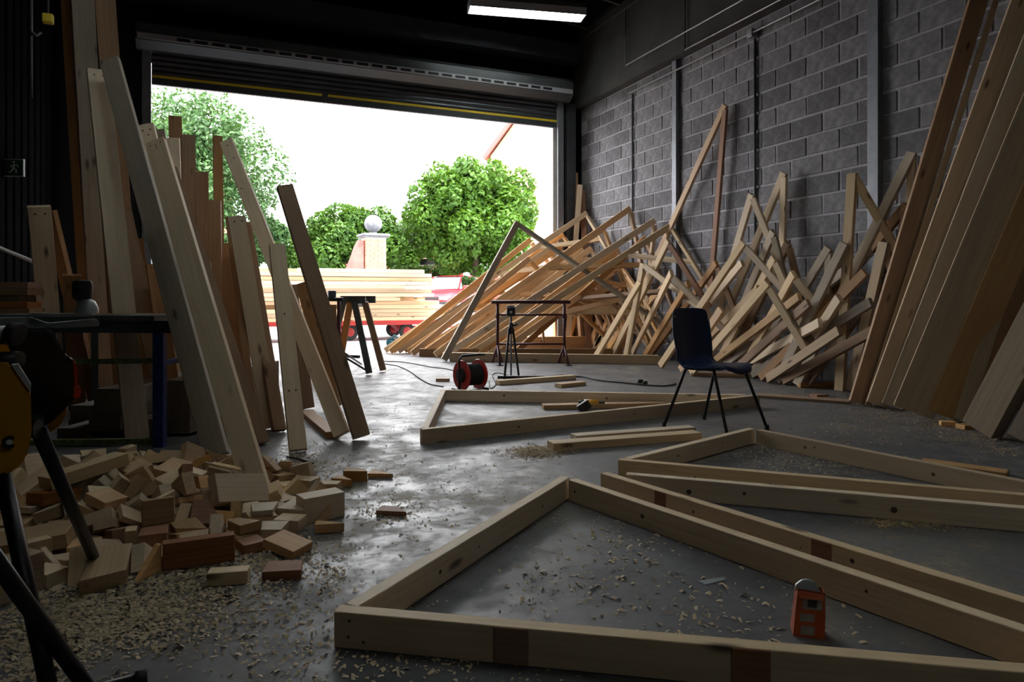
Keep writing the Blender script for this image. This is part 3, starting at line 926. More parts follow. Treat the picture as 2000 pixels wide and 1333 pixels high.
wall_frames = [  # foot px, apex px, apex off, strut end px, strut off, mat, label, foot
    ((1161, 706), (1250, 555), .75, None, 0, W_PALE, 'short pale board leaning at the left end of the wall frames'),
    ((1222, 706), (1256, 517), .70, (1361, 597), .55, W_PALE, 'narrow frame with a sharp peak left of the tall upright frame'),
    ((1197, 697), (1306, 475), .62, (1372, 580), .4, W_PALE, 'frame peaking just beneath the foot of the tallest one'),
    ((1236, 695), (1312, 540), .85, (1395, 625), .6, W_PALE, 'small frame directly behind the chair\'s left side'),
    ((1200, 690), (1417, 210), .12, (1391, 535), .1, W_WARM, 'tallest frame, its peak highest on the block wall'),
    ((1290, 720), (1453, 480), .55, (1560, 600), .4, W_PALE, 'frame rising behind the chair to a blunt peak'),
    ((1372, 700), (1469, 384), .35, (1540, 560), .25, W_PALE, 'tall frame behind the chair with a narrow pointed peak'),
    ((1380, 690), (1532, 342), .15, (1528, 485), .15, W_PALE, 'tall frame with a short hanging strut near the right conduit'),
    ((1403, 700), (1511, 458), .45, (1545, 600), .3, W_GREY, 'greyish frame right of the chair back'),
    ((1400, 668), (1513, 510), .5, (1570, 640), .45, W_PALE, 'low frame above the chair seat'),
    ((1300, 640), (1450, 520), .4, None, 0, W_PALE, 'pale board slanting among the wall frames behind the chair back'),
    ((1452, 705), (1551, 542), .6, (1586, 588), .5, W_PALE, 'frame with a short dark strut right of the chair'),
    ((1470, 735), (1619, 490), .3, (1617, 560), .3, W_GREY, 'frame behind with a small tip at the middle of the wall'),
    ((1486, 745), (1690, 540), .5, None, 0, W_BROWN, 'brown timber slanting low to the right of the chair'),
    ((1415, 712), (1700, 500), .35, None, 0, W_GREY, 'long grey timber slanting low across the wall frames'),
    ((1500, 735), (1772, 408), .2, (1760, 470), .2, W_BROWN, 'long brown frame slanting up behind the upright one'),
    ((1519, 750), (1650, 480), .55, None, 0, W_GREY, 'grey board leaning left of the upright frame'),
    ((1557, 756), (1782, 303), .15, (1776, 450), .1, W_PALE, 'long pale frame peaking beside the leftmost wide plank'),
    ((1640, 764), (1665, 340), .45, (1755, 495), .2, W_PALE, 'nearly upright frame with a long strut, left of the wide planks'),
    ((1661, 765), (1727, 476), .5, (1752, 560), .3, W_PALE, 'short frame standing between the upright frame and the wide planks'),
    ((1575, 757), (1720, 560), .35, None, 0, W_BROWN, 'brown timber leaning behind the upright frame'),
    ((1540, 745), (1640, 590), .75, None, 0, W_PALE, 'short pale timber at the foot of the upright frame'),
    ((1350, 735), (1500, 560), .8, (1560, 660), .7, W_PALE, 'broad pale frame just behind the chair seat'),
    ((1330, 728), (1410, 610), .9, None, 0, W_WARM, 'warm timber hidden behind the chair back'),
    ((1430, 735), (1580, 600), .7, None, 0, W_BROWN, 'brown timber slanting right of the chair'),
    ((1260, 700), (1345, 560), .7, None, 0, W_WARM, 'warm board leaning left of the chair back'),
    ((1420, 690), (1540, 480), .3, (1575, 620), .25, W_BROWN, 'brown frame deep among the wall frames'),
    ((1440, 728), (1602, 640), .75, None, 0, W_PALE, 'short pale timber low to the right of the chair seat'),
    ((1470, 740), (1702, 600), .6, None, 0, W_GREY, 'long low grey timber reaching behind the upright frame'),
    ((1530, 752), (1735, 640), .6, None, 0, W_BROWN, 'lowest brown timber behind the upright frame'),
    ((1390, 715), (1562, 588), .55, None, 0, W_TAN, 'tan timber slanting just above the chair seat'),
    ((1340, 700), (1482, 572), .6, None, 0, W_TAN, 'tan timber slanting behind the chair back toward the right'),
    ((1500, 748), (1640, 655), .85, None, 0, W_TAN, 'short tan timber in front of the low grey one'),
    ((1270, 690), (1400, 520), .35, (1440, 620), .3, W_BROWN, 'brown frame deep behind the chair back'),
]
for (fx, fy), (tx, ty), off, dn, doff, mat, lab in wall_frames:
    foot = gw(fx, fy)
    if foot.x > WX - .12:
        foot = WP(fx, fy, .15); foot.z = 0
    apex = WP(tx, ty, off)
    down = WP(dn[0], dn[1], doff) if dn else None
    if down is not None and down.z < .03: down.z = .03
    tri(lab, foot, apex, down, mat, NW, GW, mats=(W_RED if 'tallest' in lab else None), broad=True)
# short boards lying at the foot of the wall frames
for x0, y0, x1, y1, mat, lab in [(1170, 706, 1290, 703, W_PALE, 'pale board lying at the foot of the narrow peaked frame'),
                                 (1560, 757, 1640, 757, W_BROWN, 'brown board lying at the foot of the upright frame'),
                                 (1350, 735, 1480, 738, W_BROWN, 'brown board lying behind the chair legs')]:
    flat_board(x0, y0, x1, y1, .09, .045, mat, lab)

# ------------------------------------------------------------------ the chair
def make_chair():
    c = C(1.385, 4.72, 0)
    hd_ = FWD * -.766 + RGT * .643
    yaw = math.atan2(hd_.y, hd_.x)   # faces away to the right
    r = empty('chair', c, 'navy plastic stacking chair with thin black metal legs', 'chair', rz=yaw)
    # side profile: x forward, z up, half width
    pr = [(-.245, .822, .19), (-.243, .80, .203), (-.238, .74, .208), (-.228, .66, .212), (-.215, .58, .208), (-.205, .52, .200),
          (-.19, .475, .198), (-.155, .448, .200), (-.10, .438, .205), (-.03, .436, .208), (.05, .440, .208), (.12, .447, .203), (.17, .450, .190), (.212, .440, .170), (.228, .415, .145), (.226, .400, .14)]
    nu = 15
    vs, fs = [], []
    for i, (x, z, hw) in enumerate(pr):
        t = i / (len(pr) - 1)
        for k in range(nu):
            s = -1 + 2 * k / (nu - 1)
            y = s * hw
            if i < 6:      # back curls forward at the sides and round at the top corners
                X = x + .045 * abs(s) ** 2.2
                Z = z - (.02 * abs(s) ** 6 if i < 2 else 0)
            else:
                X = x - (.05 * abs(s) ** 4 if i > 11 else 0) + (.03 * abs(s) ** 2.2 if i < 8 else 0)
                Z = z + .022 * abs(s) ** 3 - .012 * (1 - s * s) - (.05 * max(0, abs(s) - .8) / .2 if 6 < i < 14 else 0)
            vs.append((X, y, Z))
    for i in range(len(pr) - 1):
        for k in range(nu - 1):
            a = i * nu + k
            fs.append((a, a + 1, a + nu + 1, a + nu))
    me = mesh('shell', vs, fs, True)
    o = link('shell', me, NAVY, r, local=True)
    sm = o.modifiers.new('s', 'SOLIDIFY'); sm.thickness = .007; sm.offset = 0
    ss = o.modifiers.new('u', 'SUBSURF'); ss.levels = 1; ss.render_levels = 2
    sk = []
    # rolled side lips
    for s in (-1, 1):
        pts = [Vector((x + (.045 if i < 6 else .03 if i < 8 else 0), s * hw, z + (.0 if i < 6 else -.012))) for i, (x, z, hw) in enumerate(pr[2:13], 2)]
        bm = bmesh.new(); tube_bm(bm, pts, .007, 6); bmesh.ops.recalc_face_normals(bm, faces=bm.faces)
        link('rolled_edge', bm_mesh(bm, 'rolled_edge', True), NAVY, r, local=True)
    for s, n in ((-1, 'r'), (1, 'l')):
        for X0, X1, XT in ((-.245, -.115, -.08), (.25, .115, .08)):
            bm = bmesh.new()
            tube_bm(bm, [(X0, s * .235, .012), (X1, s * .178, .400), (X1 * .93, s * .172, .414), (XT, s * .165, .420)], .0105, 10)
            bmesh.ops.recalc_face_normals(bm, faces=bm.faces)
            l = link('leg', bm_mesh(bm, 'leg', True), BLACK, r, local=True)
            lathe('rubber_foot', [(.012, 0), (.014, .002), (.0135, .03), (.011, .034)], RUBBER, l, pmat(r) @ Matrix.Translation((X0, s * .235, 0.0)), 12)
        bm = bmesh.new(); tube_bm(bm, [(-.08, s * .165, .420), (0, s * .165, .420), (.08, s * .165, .420)], .0105, 10)
        link('seat_rail', bm_mesh(bm, 'seat_rail', True), BLACK, r, local=True)
    for X in (-.06, .06):
        bm = bmesh.new(); tube_bm(bm, [(X, -.165, .420), (X, .165, .420)], .0105, 10)
        link('cross_rail', bm_mesh(bm, 'cross_rail', True), BLACK, r, local=True)
    lathe('rivet', [(.008, 0), (.008, .002), (.004, .004)], ALU, r, pmat(r) @ Matrix.Translation((-.19, -.19, .765)) @ Matrix.Rotation(math.radians(90), 4, 'Y'), 10)


make_chair()

# ------------------------------------------------------------------ cable reel
def make_reel():
    dr_ = 6.62
    lf = C((902 - 1000) / FPX * dr_, dr_, .146)
    ax = (RGT * .78 + FWD * .63).normalized()
    r = empty('cable_reel', Vector((lf.x, lf.y, 0)), 'red and black extension cable reel standing on the floor', 'cable reel')
    M = Matrix.Translation(lf) @ ax.to_track_quat('Z', 'Y').to_matrix().to_4x4()
    LN = .20
    for z, n in ((0, 'flange'), (LN, 'flange')):
        lathe('flange', [(.03, z - .004), (.085, z - .002), (.142, z - .007), (.146, z), (.142, z + .007), (.085, z + .004), (.03, z + .004)], REDP, r, M, 48)
    prof = [(.07, .006)]
    for k in range(16):
        z = .012 + k * (LN - .024) / 15
        prof += [(.098, z - .004), (.104, z), (.098, z + .004)]
    prof.append((.07, LN - .006))
    lathe('wound_cable', prof, RUBBER, r, M, 40)
    lathe('hub', [(.02, -.03), (.066, -.028), (.07, -.004)], BLACKP, r, M, 32)
    lathe('socket_plate', [(.03, -.036), (.045, -.036), (.047, -.028)], BLACKP, r, M, 24)
    up = Vector((0, 0, 1))
    sd = ax.cross(up).normalized()
    q0 = lf - ax * .03
    tube('handle', [q0 - up * .145, q0, q0 + up * .15, q0 + up * .185 + ax * .03, q0 + up * .19 + ax * .24, q0 + up * .185 + ax * .3], .011, BLACK, r, 10)
    tube('foot_bar', [q0 - up * .135 - sd * .12, q0 - up * .135 + sd * .12], .010, BLACK, r, 8)
    tube('foot_bar', [q0 - up * .135 + ax * .26 - sd * .12, q0 - up * .135 + ax * .26 + sd * .12], .010, BLACK, r, 8)


make_reel()


def cable(pts, r, lab, mat=RUBBER):
    ps = [G(x, y) for x, y in pts]
    # Catmull-Rom through the points
    out = []
    for i in range(len(ps) - 1):
        p0, p1, p2, p3 = ps[max(i - 1, 0)], ps[i], ps[i + 1], ps[min(i + 2, len(ps) - 1)]
        for k in range(6):
            t = k / 6
            v = 0.5 * ((2 * p1) + (p2 - p0) * t + (2 * p0 - 5 * p1 + 4 * p2 - p3) * t * t + (3 * p1 - p0 - 3 * p2 + p3) * t ** 3)
            v.z = r + .001
            out.append(v)
    out.append(Vector((ps[-1].x, ps[-1].y, r + .001)))
    tag(tube('cable', out, r, mat, seg=6), lab, 'cable')


cable([(745, 712), (775, 716), (800, 727), (818, 740), (840, 752), (866, 757)], .006, 'black cable curving across the floor from the dark stool to the far frame')
cable([(740, 707), (790, 709), (840, 718), (872, 722), (895, 728)], .006, 'black cable running from behind the dark stool to the reel')
cable([(955, 745), (958, 760), (968, 752), (962, 734), (975, 730), (1000, 737)], .005, 'black cable looping between the reel and the roller stand')
cable([(1100, 740), (1135, 738), (1170, 745), (1220, 750), (1290, 756), (1320, 752)], .008, 'black cable trailing right from the roller stand')
cable([(560, 895), (585, 900), (612, 908)], .005, 'short bit of black cable among the shavings')
pl = empty('cable_plug', G(1252, 752), 'black plug and socket joined on the trailing cable', 'plug')
for k, (x, y) in enumerate(((1245, 750), (1262, 752))):
    q = G(x, y); lathe('plug_half', [(.008, 0), (.02, .005), (.022, .045), (.014, .07)], BLACKP, pl, Matrix.Translation(q + Vector((0, 0, .023))) @ Matrix.Rotation(math.radians(90), 4, 'Y') @ Matrix.Rotation(k * 2.5, 4, 'X'), 12)

# ------------------------------------------------------------------ roller stand (black tripod)
def make_roller_stand():
    d = 7.45
    c = C((998 - 1000) / FPX * d, d)
    r = empty('roller_stand', c, 'black tripod roller stand with a round head, between the reel and the trestle', 'stand')
    top = c + ZUP * .56
    tube('leg', [top - RGT * .02, G(985, 744, .02)], .013, BLACK, r, 8)
    tube('leg', [top + RGT * .02, G(1013, 733, .02)], .013, BLACK, r, 8)
    tube('leg', [top, c + FWD * .28 + ZUP * .02], .011, STEEL, r, 8)
    tube('pole', [c + ZUP * .16, c + ZUP * .70], .011, STEEL, r, 10)
    tube('pole_sleeve', [top - ZUP * .06, top + ZUP * .06], .022, BLACK, r, 12)
    tube('clamp_knob', [top + ZUP * .03 + RGT * .02, top + ZUP * .045 + RGT * .07], .012, BLACK, r, 8)
    tube('base_bar', [G(972, 737, .02), G(1062, 738, .02)], .018, BLACK, r, 8)
    q = c + ZUP * .735
    boxm('head', BLACKP, (-.045, -.05, -.045), (.045, .05, .05), r, .012, Matrix.Translation(q) @ Matrix.Rotation(-TH, 4, 'Z'))
    tube('roller', [q - RGT * .04 + ZUP * .055, q + RGT * .04 + ZUP * .055], .018, STEEL, r, 14)
    lathe('head_bolt', [(.016, 0), (.016, .006), (.008, .008)], ALU, r, Matrix.Translation(q - FWD * .05) @ (-FWD).to_track_quat('Z', 'Y').to_matrix().to_4x4(), 12)
    a, b = G(1062, 738, .02), G(1100, 734, .02)
    tube('base_bar', [a, b], .014, BLACK, r, 8)


make_roller_stand()

# ------------------------------------------------------------------ maroon trestle
def make_trestle(cx, fy, lab, w=.95, top=.83):
    d = HC * FPX / (fy - HOR)
    c = C((cx - 1000) / FPX * d, d)
    r = empty('trestle', c, lab, 'trestle')
    h = w / 2
    tube('top_bar', [c - RGT * (h + .05) + ZUP * top, c + RGT * (h + .05) + ZUP * top], .024, MAROON, r, 10)
    for s in (-1, 1):
        p = c + RGT * s * (h - .03)
        tube('post', [p + ZUP * .10, p + ZUP * top], .02, MAROON, r, 10)
        tube('collar', [p + ZUP * .62, p + ZUP * .68], .027, MAROON, r, 12)
        for dx, dy in ((.06, -.2), (.09, .16), (-.12, .12)):
            tube('foot', [p + ZUP * .26, p + RGT * dx * .6 + FWD * dy + ZUP * .015], .015, MAROON, r, 8)
        boxm('foot_plate', DSTEEL, tuple(p + RGT * .035 - FWD * .2 + Vector((-.04, -.03, 0))), tuple(p + RGT * .035 - FWD * .2 + Vector((.04, .03, .012))), r)
    tube('cross_bar', [c - RGT * (h - .03) + ZUP * .66, c + RGT * (h - .03) + ZUP * .66], .014, MAROON, r, 8)
    tube('cross_bar', [c - RGT * (h - .03) + ZUP * .27, c + RGT * (h - .03) + ZUP * .27], .014, MAROON, r, 8)


make_trestle(1037, 712, 'maroon painted steel trestle with two uprights standing right of the roller stand')

# dark timber stool/trestle seen end-on
def make_stool():
    d = 8.25
    c = C((696 - 1000) / FPX * d, d)
    r = empty('sawhorse', c, 'dark grey painted wooden sawhorse seen end-on in front of the trailer', 'sawhorse')
    z = .885
    bar('top_board', c - RGT * .16 - FWD * .1 + ZUP * (z - .02), c + RGT * .13 - FWD * .1 + ZUP * (z - .02), .09, .045, DGREY, r, wdir=ZUP)
    bar('top_board', c - RGT * .14 + FWD * .55 + ZUP * (z - .02), c + RGT * .12 + FWD * .55 + ZUP * (z - .02), .09, .045, DGREY, r, wdir=ZUP)
    bar('top_rail', c - FWD * .1 + ZUP * (z - .06), c + FWD * .55 + ZUP * (z - .06), .10, .05, DGREY, r, wdir=ZUP)
    for dx, x1, dy in ((-.14, -.34, -.1), (.10, .30, -.12), (-.03, -.20, .5), (.02, .19, -.08 + .2)):
        pass
    for a, b in (((-.13, -.1), (-.33, -.1)), ((-.04, -.14), (-.21, .0)), ((.01, -.14), (.215, -.30)), ((.12, -.08), (.31, .05))):
        bar('leg', c + RGT * a[0] + FWD * a[1] + ZUP * (z - .05), c + RGT * b[0] + FWD * b[1] + ZUP * .02, .07, .045, DGREY if a[0] < .1 and a[0] != -.04 else W_BROWN, r, wdir=RGT)


make_stool()


def make_folding_stand():
    d = 7.9
    c = C((636 - 1000) / FPX * d, d)
    r = empty('folding_stand', c, 'dark folding stand with spread black feet behind the dark brown leaning board', 'stand')
    for dx in (-.22, .15):
        p = c + RGT * dx
        tube('post', [p + ZUP * .02, p + ZUP * .87], .02, MAROON, r, 8)
        tube('foot_bar', [p - FWD * .3 + ZUP * .018, p + FWD * .3 + ZUP * .018], .016, BLACK, r, 8)
    bar('panel', c - RGT * .2 + ZUP * .5, c + RGT * .12 + ZUP * .5, .62, .03, W_BROWN, r, wdir=ZUP)
    tube('brace', [c + RGT * .15 + ZUP * .25, G(716, 724, .02)], .012, BLACK, r, 8)
    tube('brace', [c + RGT * .15 + ZUP * .30, G(706, 712, .02)], .012, BLACK, r, 8)
    tube('brace', [c - RGT * .2 + ZUP * .2, G(612, 728, .02)], .012, BLACK, r, 8)
    tube('foot_bar', [G(640, 694, .02), G(702, 697, .02)], .02, BLACK, r, 8)
    tube('top_tube', [c - RGT * .28 + ZUP * .87, c + RGT * .2 + ZUP * .87], .022, BLACK, r, 8)
    boxm('clamp', simple('blue_grey_clamp', (.06, .075, .10), .5), tuple(c + RGT * .03 + ZUP * .86), tuple(c + RGT * .03 + Vector((.09, .08, .97))), r, .01)


make_folding_stand()

# black and yellow drill on the floor inside the far frame
dg = G(1135, 797)
dl = empty('cordless_drill', dg, 'black and yellow power drill lying on the floor inside the far frame', 'drill')
q = dg + ZUP * .035
tube('motor_body', [q + RGT * .02, q + RGT * .14], .033, YELLOW, dl, 14)
tube('chuck', [q + RGT * .14, q + RGT * .19], .022, BLACKP, dl, 12, r2=.014)
tube('rear_cap', [q + RGT * .02, q - RGT * .02], .033, BLACKP, dl, 14, r2=.026)
bar('grip', q + RGT * .03, q + RGT * .01 - FWD * .13, .05, .04, BLACKP, dl)
bar('battery', q + RGT * .01 - FWD * .12, q + RGT * .01 - FWD * .17, .10, .065, BLACKP, dl)
# blue saw by the doorway
dg = G(765, 680)
dl = empty('circular_saw', dg, 'small teal power saw on the ground at the doorway, by the frame tips', 'saw')
TEAL = simple('teal_plastic', (.01, .08, .10), .45)
q = dg + ZUP * .09
lathe('blade_guard', [(.02, 0), (.085, 0), (.09, .01), (.09, .04), (.03, .05)], TEAL, dl, Matrix.Translation(q) @ (-FWD).to_track_quat('Z', 'Y').to_matrix().to_4x4(), 24)
tube('motor_body', [q - FWD * .04, q - FWD * .14], .045, TEAL, dl, 14)
tube('handle', [q - RGT * .02 + ZUP * .06, q + RGT * .05 + ZUP * .13, q + RGT * .12 + ZUP * .08, q + RGT * .12 - ZUP * .02], .017, TEAL, dl, 8)
boxm('base_plate', STEEL, tuple(dg + Vector((-.12, -.07, .001))), tuple(dg + Vector((.12, .07, .006))), dl)

# ------------------------------------------------------------------ orange box of fixings
def make_box():
    d = 2.43
    a, b = G(1549, 1243), G(1611, 1250)
    r = empty('fixings_box', (a + b) / 2, 'small crumpled orange cardboard box with clear bag, standing inside the nearest frame', 'box')
    OR = simple('orange_card', (0.36, 0.06, 0.01), 0.6, 0, .2, 20)
    GL = simple('grey_label', (0.20, 0.19, 0.19), 0.6, 0, .35, 40)
    BAG = simple('clear_bag', (0.34, 0.37, 0.40), 0.25)
    ax = (b - a).normalized(); dp = Vector((-ax.y, ax.x, 0))
    w_ = (b - a).length; hgt = .122
    M = Matrix((ax, dp, ZUP)).transposed().to_4x4(); M.translation = a
    lean = .012
    vs = [(0, 0, 0), (w_, 0, 0), (w_, .055, 0), (0, .055, 0),
          (.006, .004, hgt * .5), (w_ + .002, .002, hgt * .5), (w_ + .002, .05, hgt * .5), (.006, .05, hgt * .5),
          (.014, lean, hgt), (w_ + .003, lean, hgt * .96), (w_ + .001, .05, hgt * .95), (.012, .052, hgt * .98)]
    fs = [(3, 2, 1, 0), (0, 1, 5, 4), (1, 2, 6, 5), (2, 3, 7, 6), (3, 0, 4, 7), (4, 5, 9, 8), (5, 6, 10, 9), (6, 7, 11, 10), (7, 4, 8, 11)]
    o = link('carton', mesh('carton', vs, fs), OR, r, M)
    s = o.modifiers.new('s', 'SOLIDIFY'); s.thickness = .0015
    for lo, hi, mt in (((.2, .60), (.82, .86), GL), ((.36, .64), (.66, .80), BLACKP), ((.16, .34), (.88, .50), GL), ((.22, .06), (.66, .25), GL)):
        q = []
        for (u, v) in ((lo[0], lo[1]), (hi[0], lo[1]), (hi[0], hi[1]), (lo[0], hi[1])):
            yy = (.004 * v * 2 if v < .5 else .004 + (lean - .004) * (v - .5) * 2)
            q.append(M @ Vector((.012 * v + u * w_, yy - (.0013 if mt is GL else .0019), v * hgt)))
        k = .0004
        nrm = (q[1] - q[0]).cross(q[3] - q[0]).normalized()
        prism('label', q, nrm * -k, mt, r)
    prism('flap', [M @ Vector(p) for p in ((.012, .002, hgt * .985), (w_, .004, hgt * .95), (w_ * .96, -.004, hgt * .84), (.016, -.006, hgt * .86))], M.to_3x3() @ Vector((0, .001, 0)), OR, r)
    bag = [(.010, .02, hgt * .9), (w_ * .95, .02, hgt * .92), (w_ * .72, .03, hgt * 1.13), (w_ * .5, .032, hgt * 1.15), (w_ * .32, .03, hgt * 1.12), (w_ * .12, .025, hgt * 1.02)]
    prism('plastic_bag', [M @ Vector(p) for p in bag], M.to_3x3() @ Vector((0, .012, 0)), BAG, r, .002)


make_box()
sc_ = [G(x, y, .001) for x, y in ((1361, 1136), (1415, 1128), (1417, 1133), (1378, 1143))]
o = prism('paper_scrap', sc_, ZUP * .001, simple('grey_paper', (.26, .28, .29), .6)); tag(o, 'thin pale plastic scrap lying inside the nearest frame', 'scrap')

# ------------------------------------------------------------------ steel bench with a blue leg
def make_bench():
    R0, L0 = 4.14, 4.06
    r = empty('work_bench', C(-2.0, 4.2), 'dark steel work bench with a blue leg and mossy rails', 'bench')
    z1 = .765
    def pt(x, y, dep): return P(x, y, dep)
    xr = (312 - 1000) / FPX * R0
    xl = -3.2
    bar('front_rail', C(xl, R0, .725), C(xr + .09, R0, .72), .075, .05, DSTEEL, r, wdir=ZUP)
    bar('rear_rail', C(xl, R0 + .55, .725), C(xr + .05, R0 + .55, .72), .075, .05, DSTEEL, r, wdir=ZUP)
    for k in range(3):
        bar('top_plank', C(xl, R0 + .06 + k * .19, z1 + .01), C(xr - .02 - k * .05, R0 + .06 + k * .19, z1 + .005), .18, .035, W_BEAM if k else DGREY, r, wdir=FWD)
    for dx, dd in ((xr, R0), (xr, R0 + .55), (xl, R0), (xl, R0 + .55)):
        b_ = bar('leg', C(dx, dd, 0.001), C(dx, dd, .70), .065, .05, BLUEP, r, wdir=RGT, c=.004)
        b_['label'] = 'blue painted steel leg'
    bar('stretcher', C(xl, R0 + .02, .50), C(xr - .03, R0 + .02, .515), .03, .03, MOSS, r, wdir=ZUP)
    bar('stretcher', C(xl, R0 - .01, .005 + .02), C(xr + .0, R0 + .02, .03), .035, .035, MOSS, r, wdir=ZUP)
    for dx in (xr, xl):
        bar('end_rail', C(dx, R0, .50), C(dx, R0 + .55, .50), .03, .03, BLUEP, r, wdir=ZUP)


make_bench()
# heavy timbers stacked under the bench (ends toward the viewer)
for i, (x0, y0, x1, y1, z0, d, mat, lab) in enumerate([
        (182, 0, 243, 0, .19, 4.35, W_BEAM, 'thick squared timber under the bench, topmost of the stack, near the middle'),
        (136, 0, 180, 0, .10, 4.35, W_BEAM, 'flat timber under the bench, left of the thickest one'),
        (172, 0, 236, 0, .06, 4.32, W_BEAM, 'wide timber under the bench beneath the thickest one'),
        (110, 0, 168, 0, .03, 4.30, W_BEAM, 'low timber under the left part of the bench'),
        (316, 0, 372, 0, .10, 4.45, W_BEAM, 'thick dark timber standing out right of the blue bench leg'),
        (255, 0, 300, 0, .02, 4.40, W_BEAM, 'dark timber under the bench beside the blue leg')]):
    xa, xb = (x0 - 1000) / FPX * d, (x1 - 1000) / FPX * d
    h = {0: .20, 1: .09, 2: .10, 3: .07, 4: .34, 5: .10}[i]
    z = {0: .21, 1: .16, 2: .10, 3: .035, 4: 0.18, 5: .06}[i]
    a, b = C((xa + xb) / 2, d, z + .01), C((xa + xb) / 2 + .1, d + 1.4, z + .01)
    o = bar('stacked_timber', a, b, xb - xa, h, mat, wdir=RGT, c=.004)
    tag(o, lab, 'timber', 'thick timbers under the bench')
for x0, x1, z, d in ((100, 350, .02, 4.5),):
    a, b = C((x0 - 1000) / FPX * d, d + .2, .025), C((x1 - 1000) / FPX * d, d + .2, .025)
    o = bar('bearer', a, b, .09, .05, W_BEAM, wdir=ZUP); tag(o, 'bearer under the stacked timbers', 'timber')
# stack of sawn timber at the far left, on a rack
rk = empty('timber_rack', C(-3.55, 4.9), 'dark rack carrying sawn boards at the far left edge', 'rack')
for dx in (-.35, .22):
    for dd in (0, .5):
        bar('post', C(-3.45 + dx, 4.85 + dd, .001), C(-3.45 + dx, 4.85 + dd, .70), .05, .05, DSTEEL, rk)
bar('shelf', C(-4.0, 5.08, .71), C(-3.17, 5.08, .71), .62, .03, DSTEEL, rk, wdir=FWD)
for k in range(6):
    z = .751 + k * .0455
    o = bar('stacked_board', C(-4.2, 4.86 + rnd.uniform(-.02, .03), z), C(-3.34 + rnd.uniform(-.05, .05) - k * .015, 4.88, z + rnd.uniform(-.002, .002)), .16, .044, [W_BEAM, W_BROWN, W_RED, W_BEAM, W_BROWN, W_RED][k], wdir=FWD)
    tag(o, ['bottom', 'second', 'third', 'fourth', 'fifth', 'topmost'][k] + ' board of the stack on the rack at far left, counted from below', 'board', 'boards stacked on the far left rack')

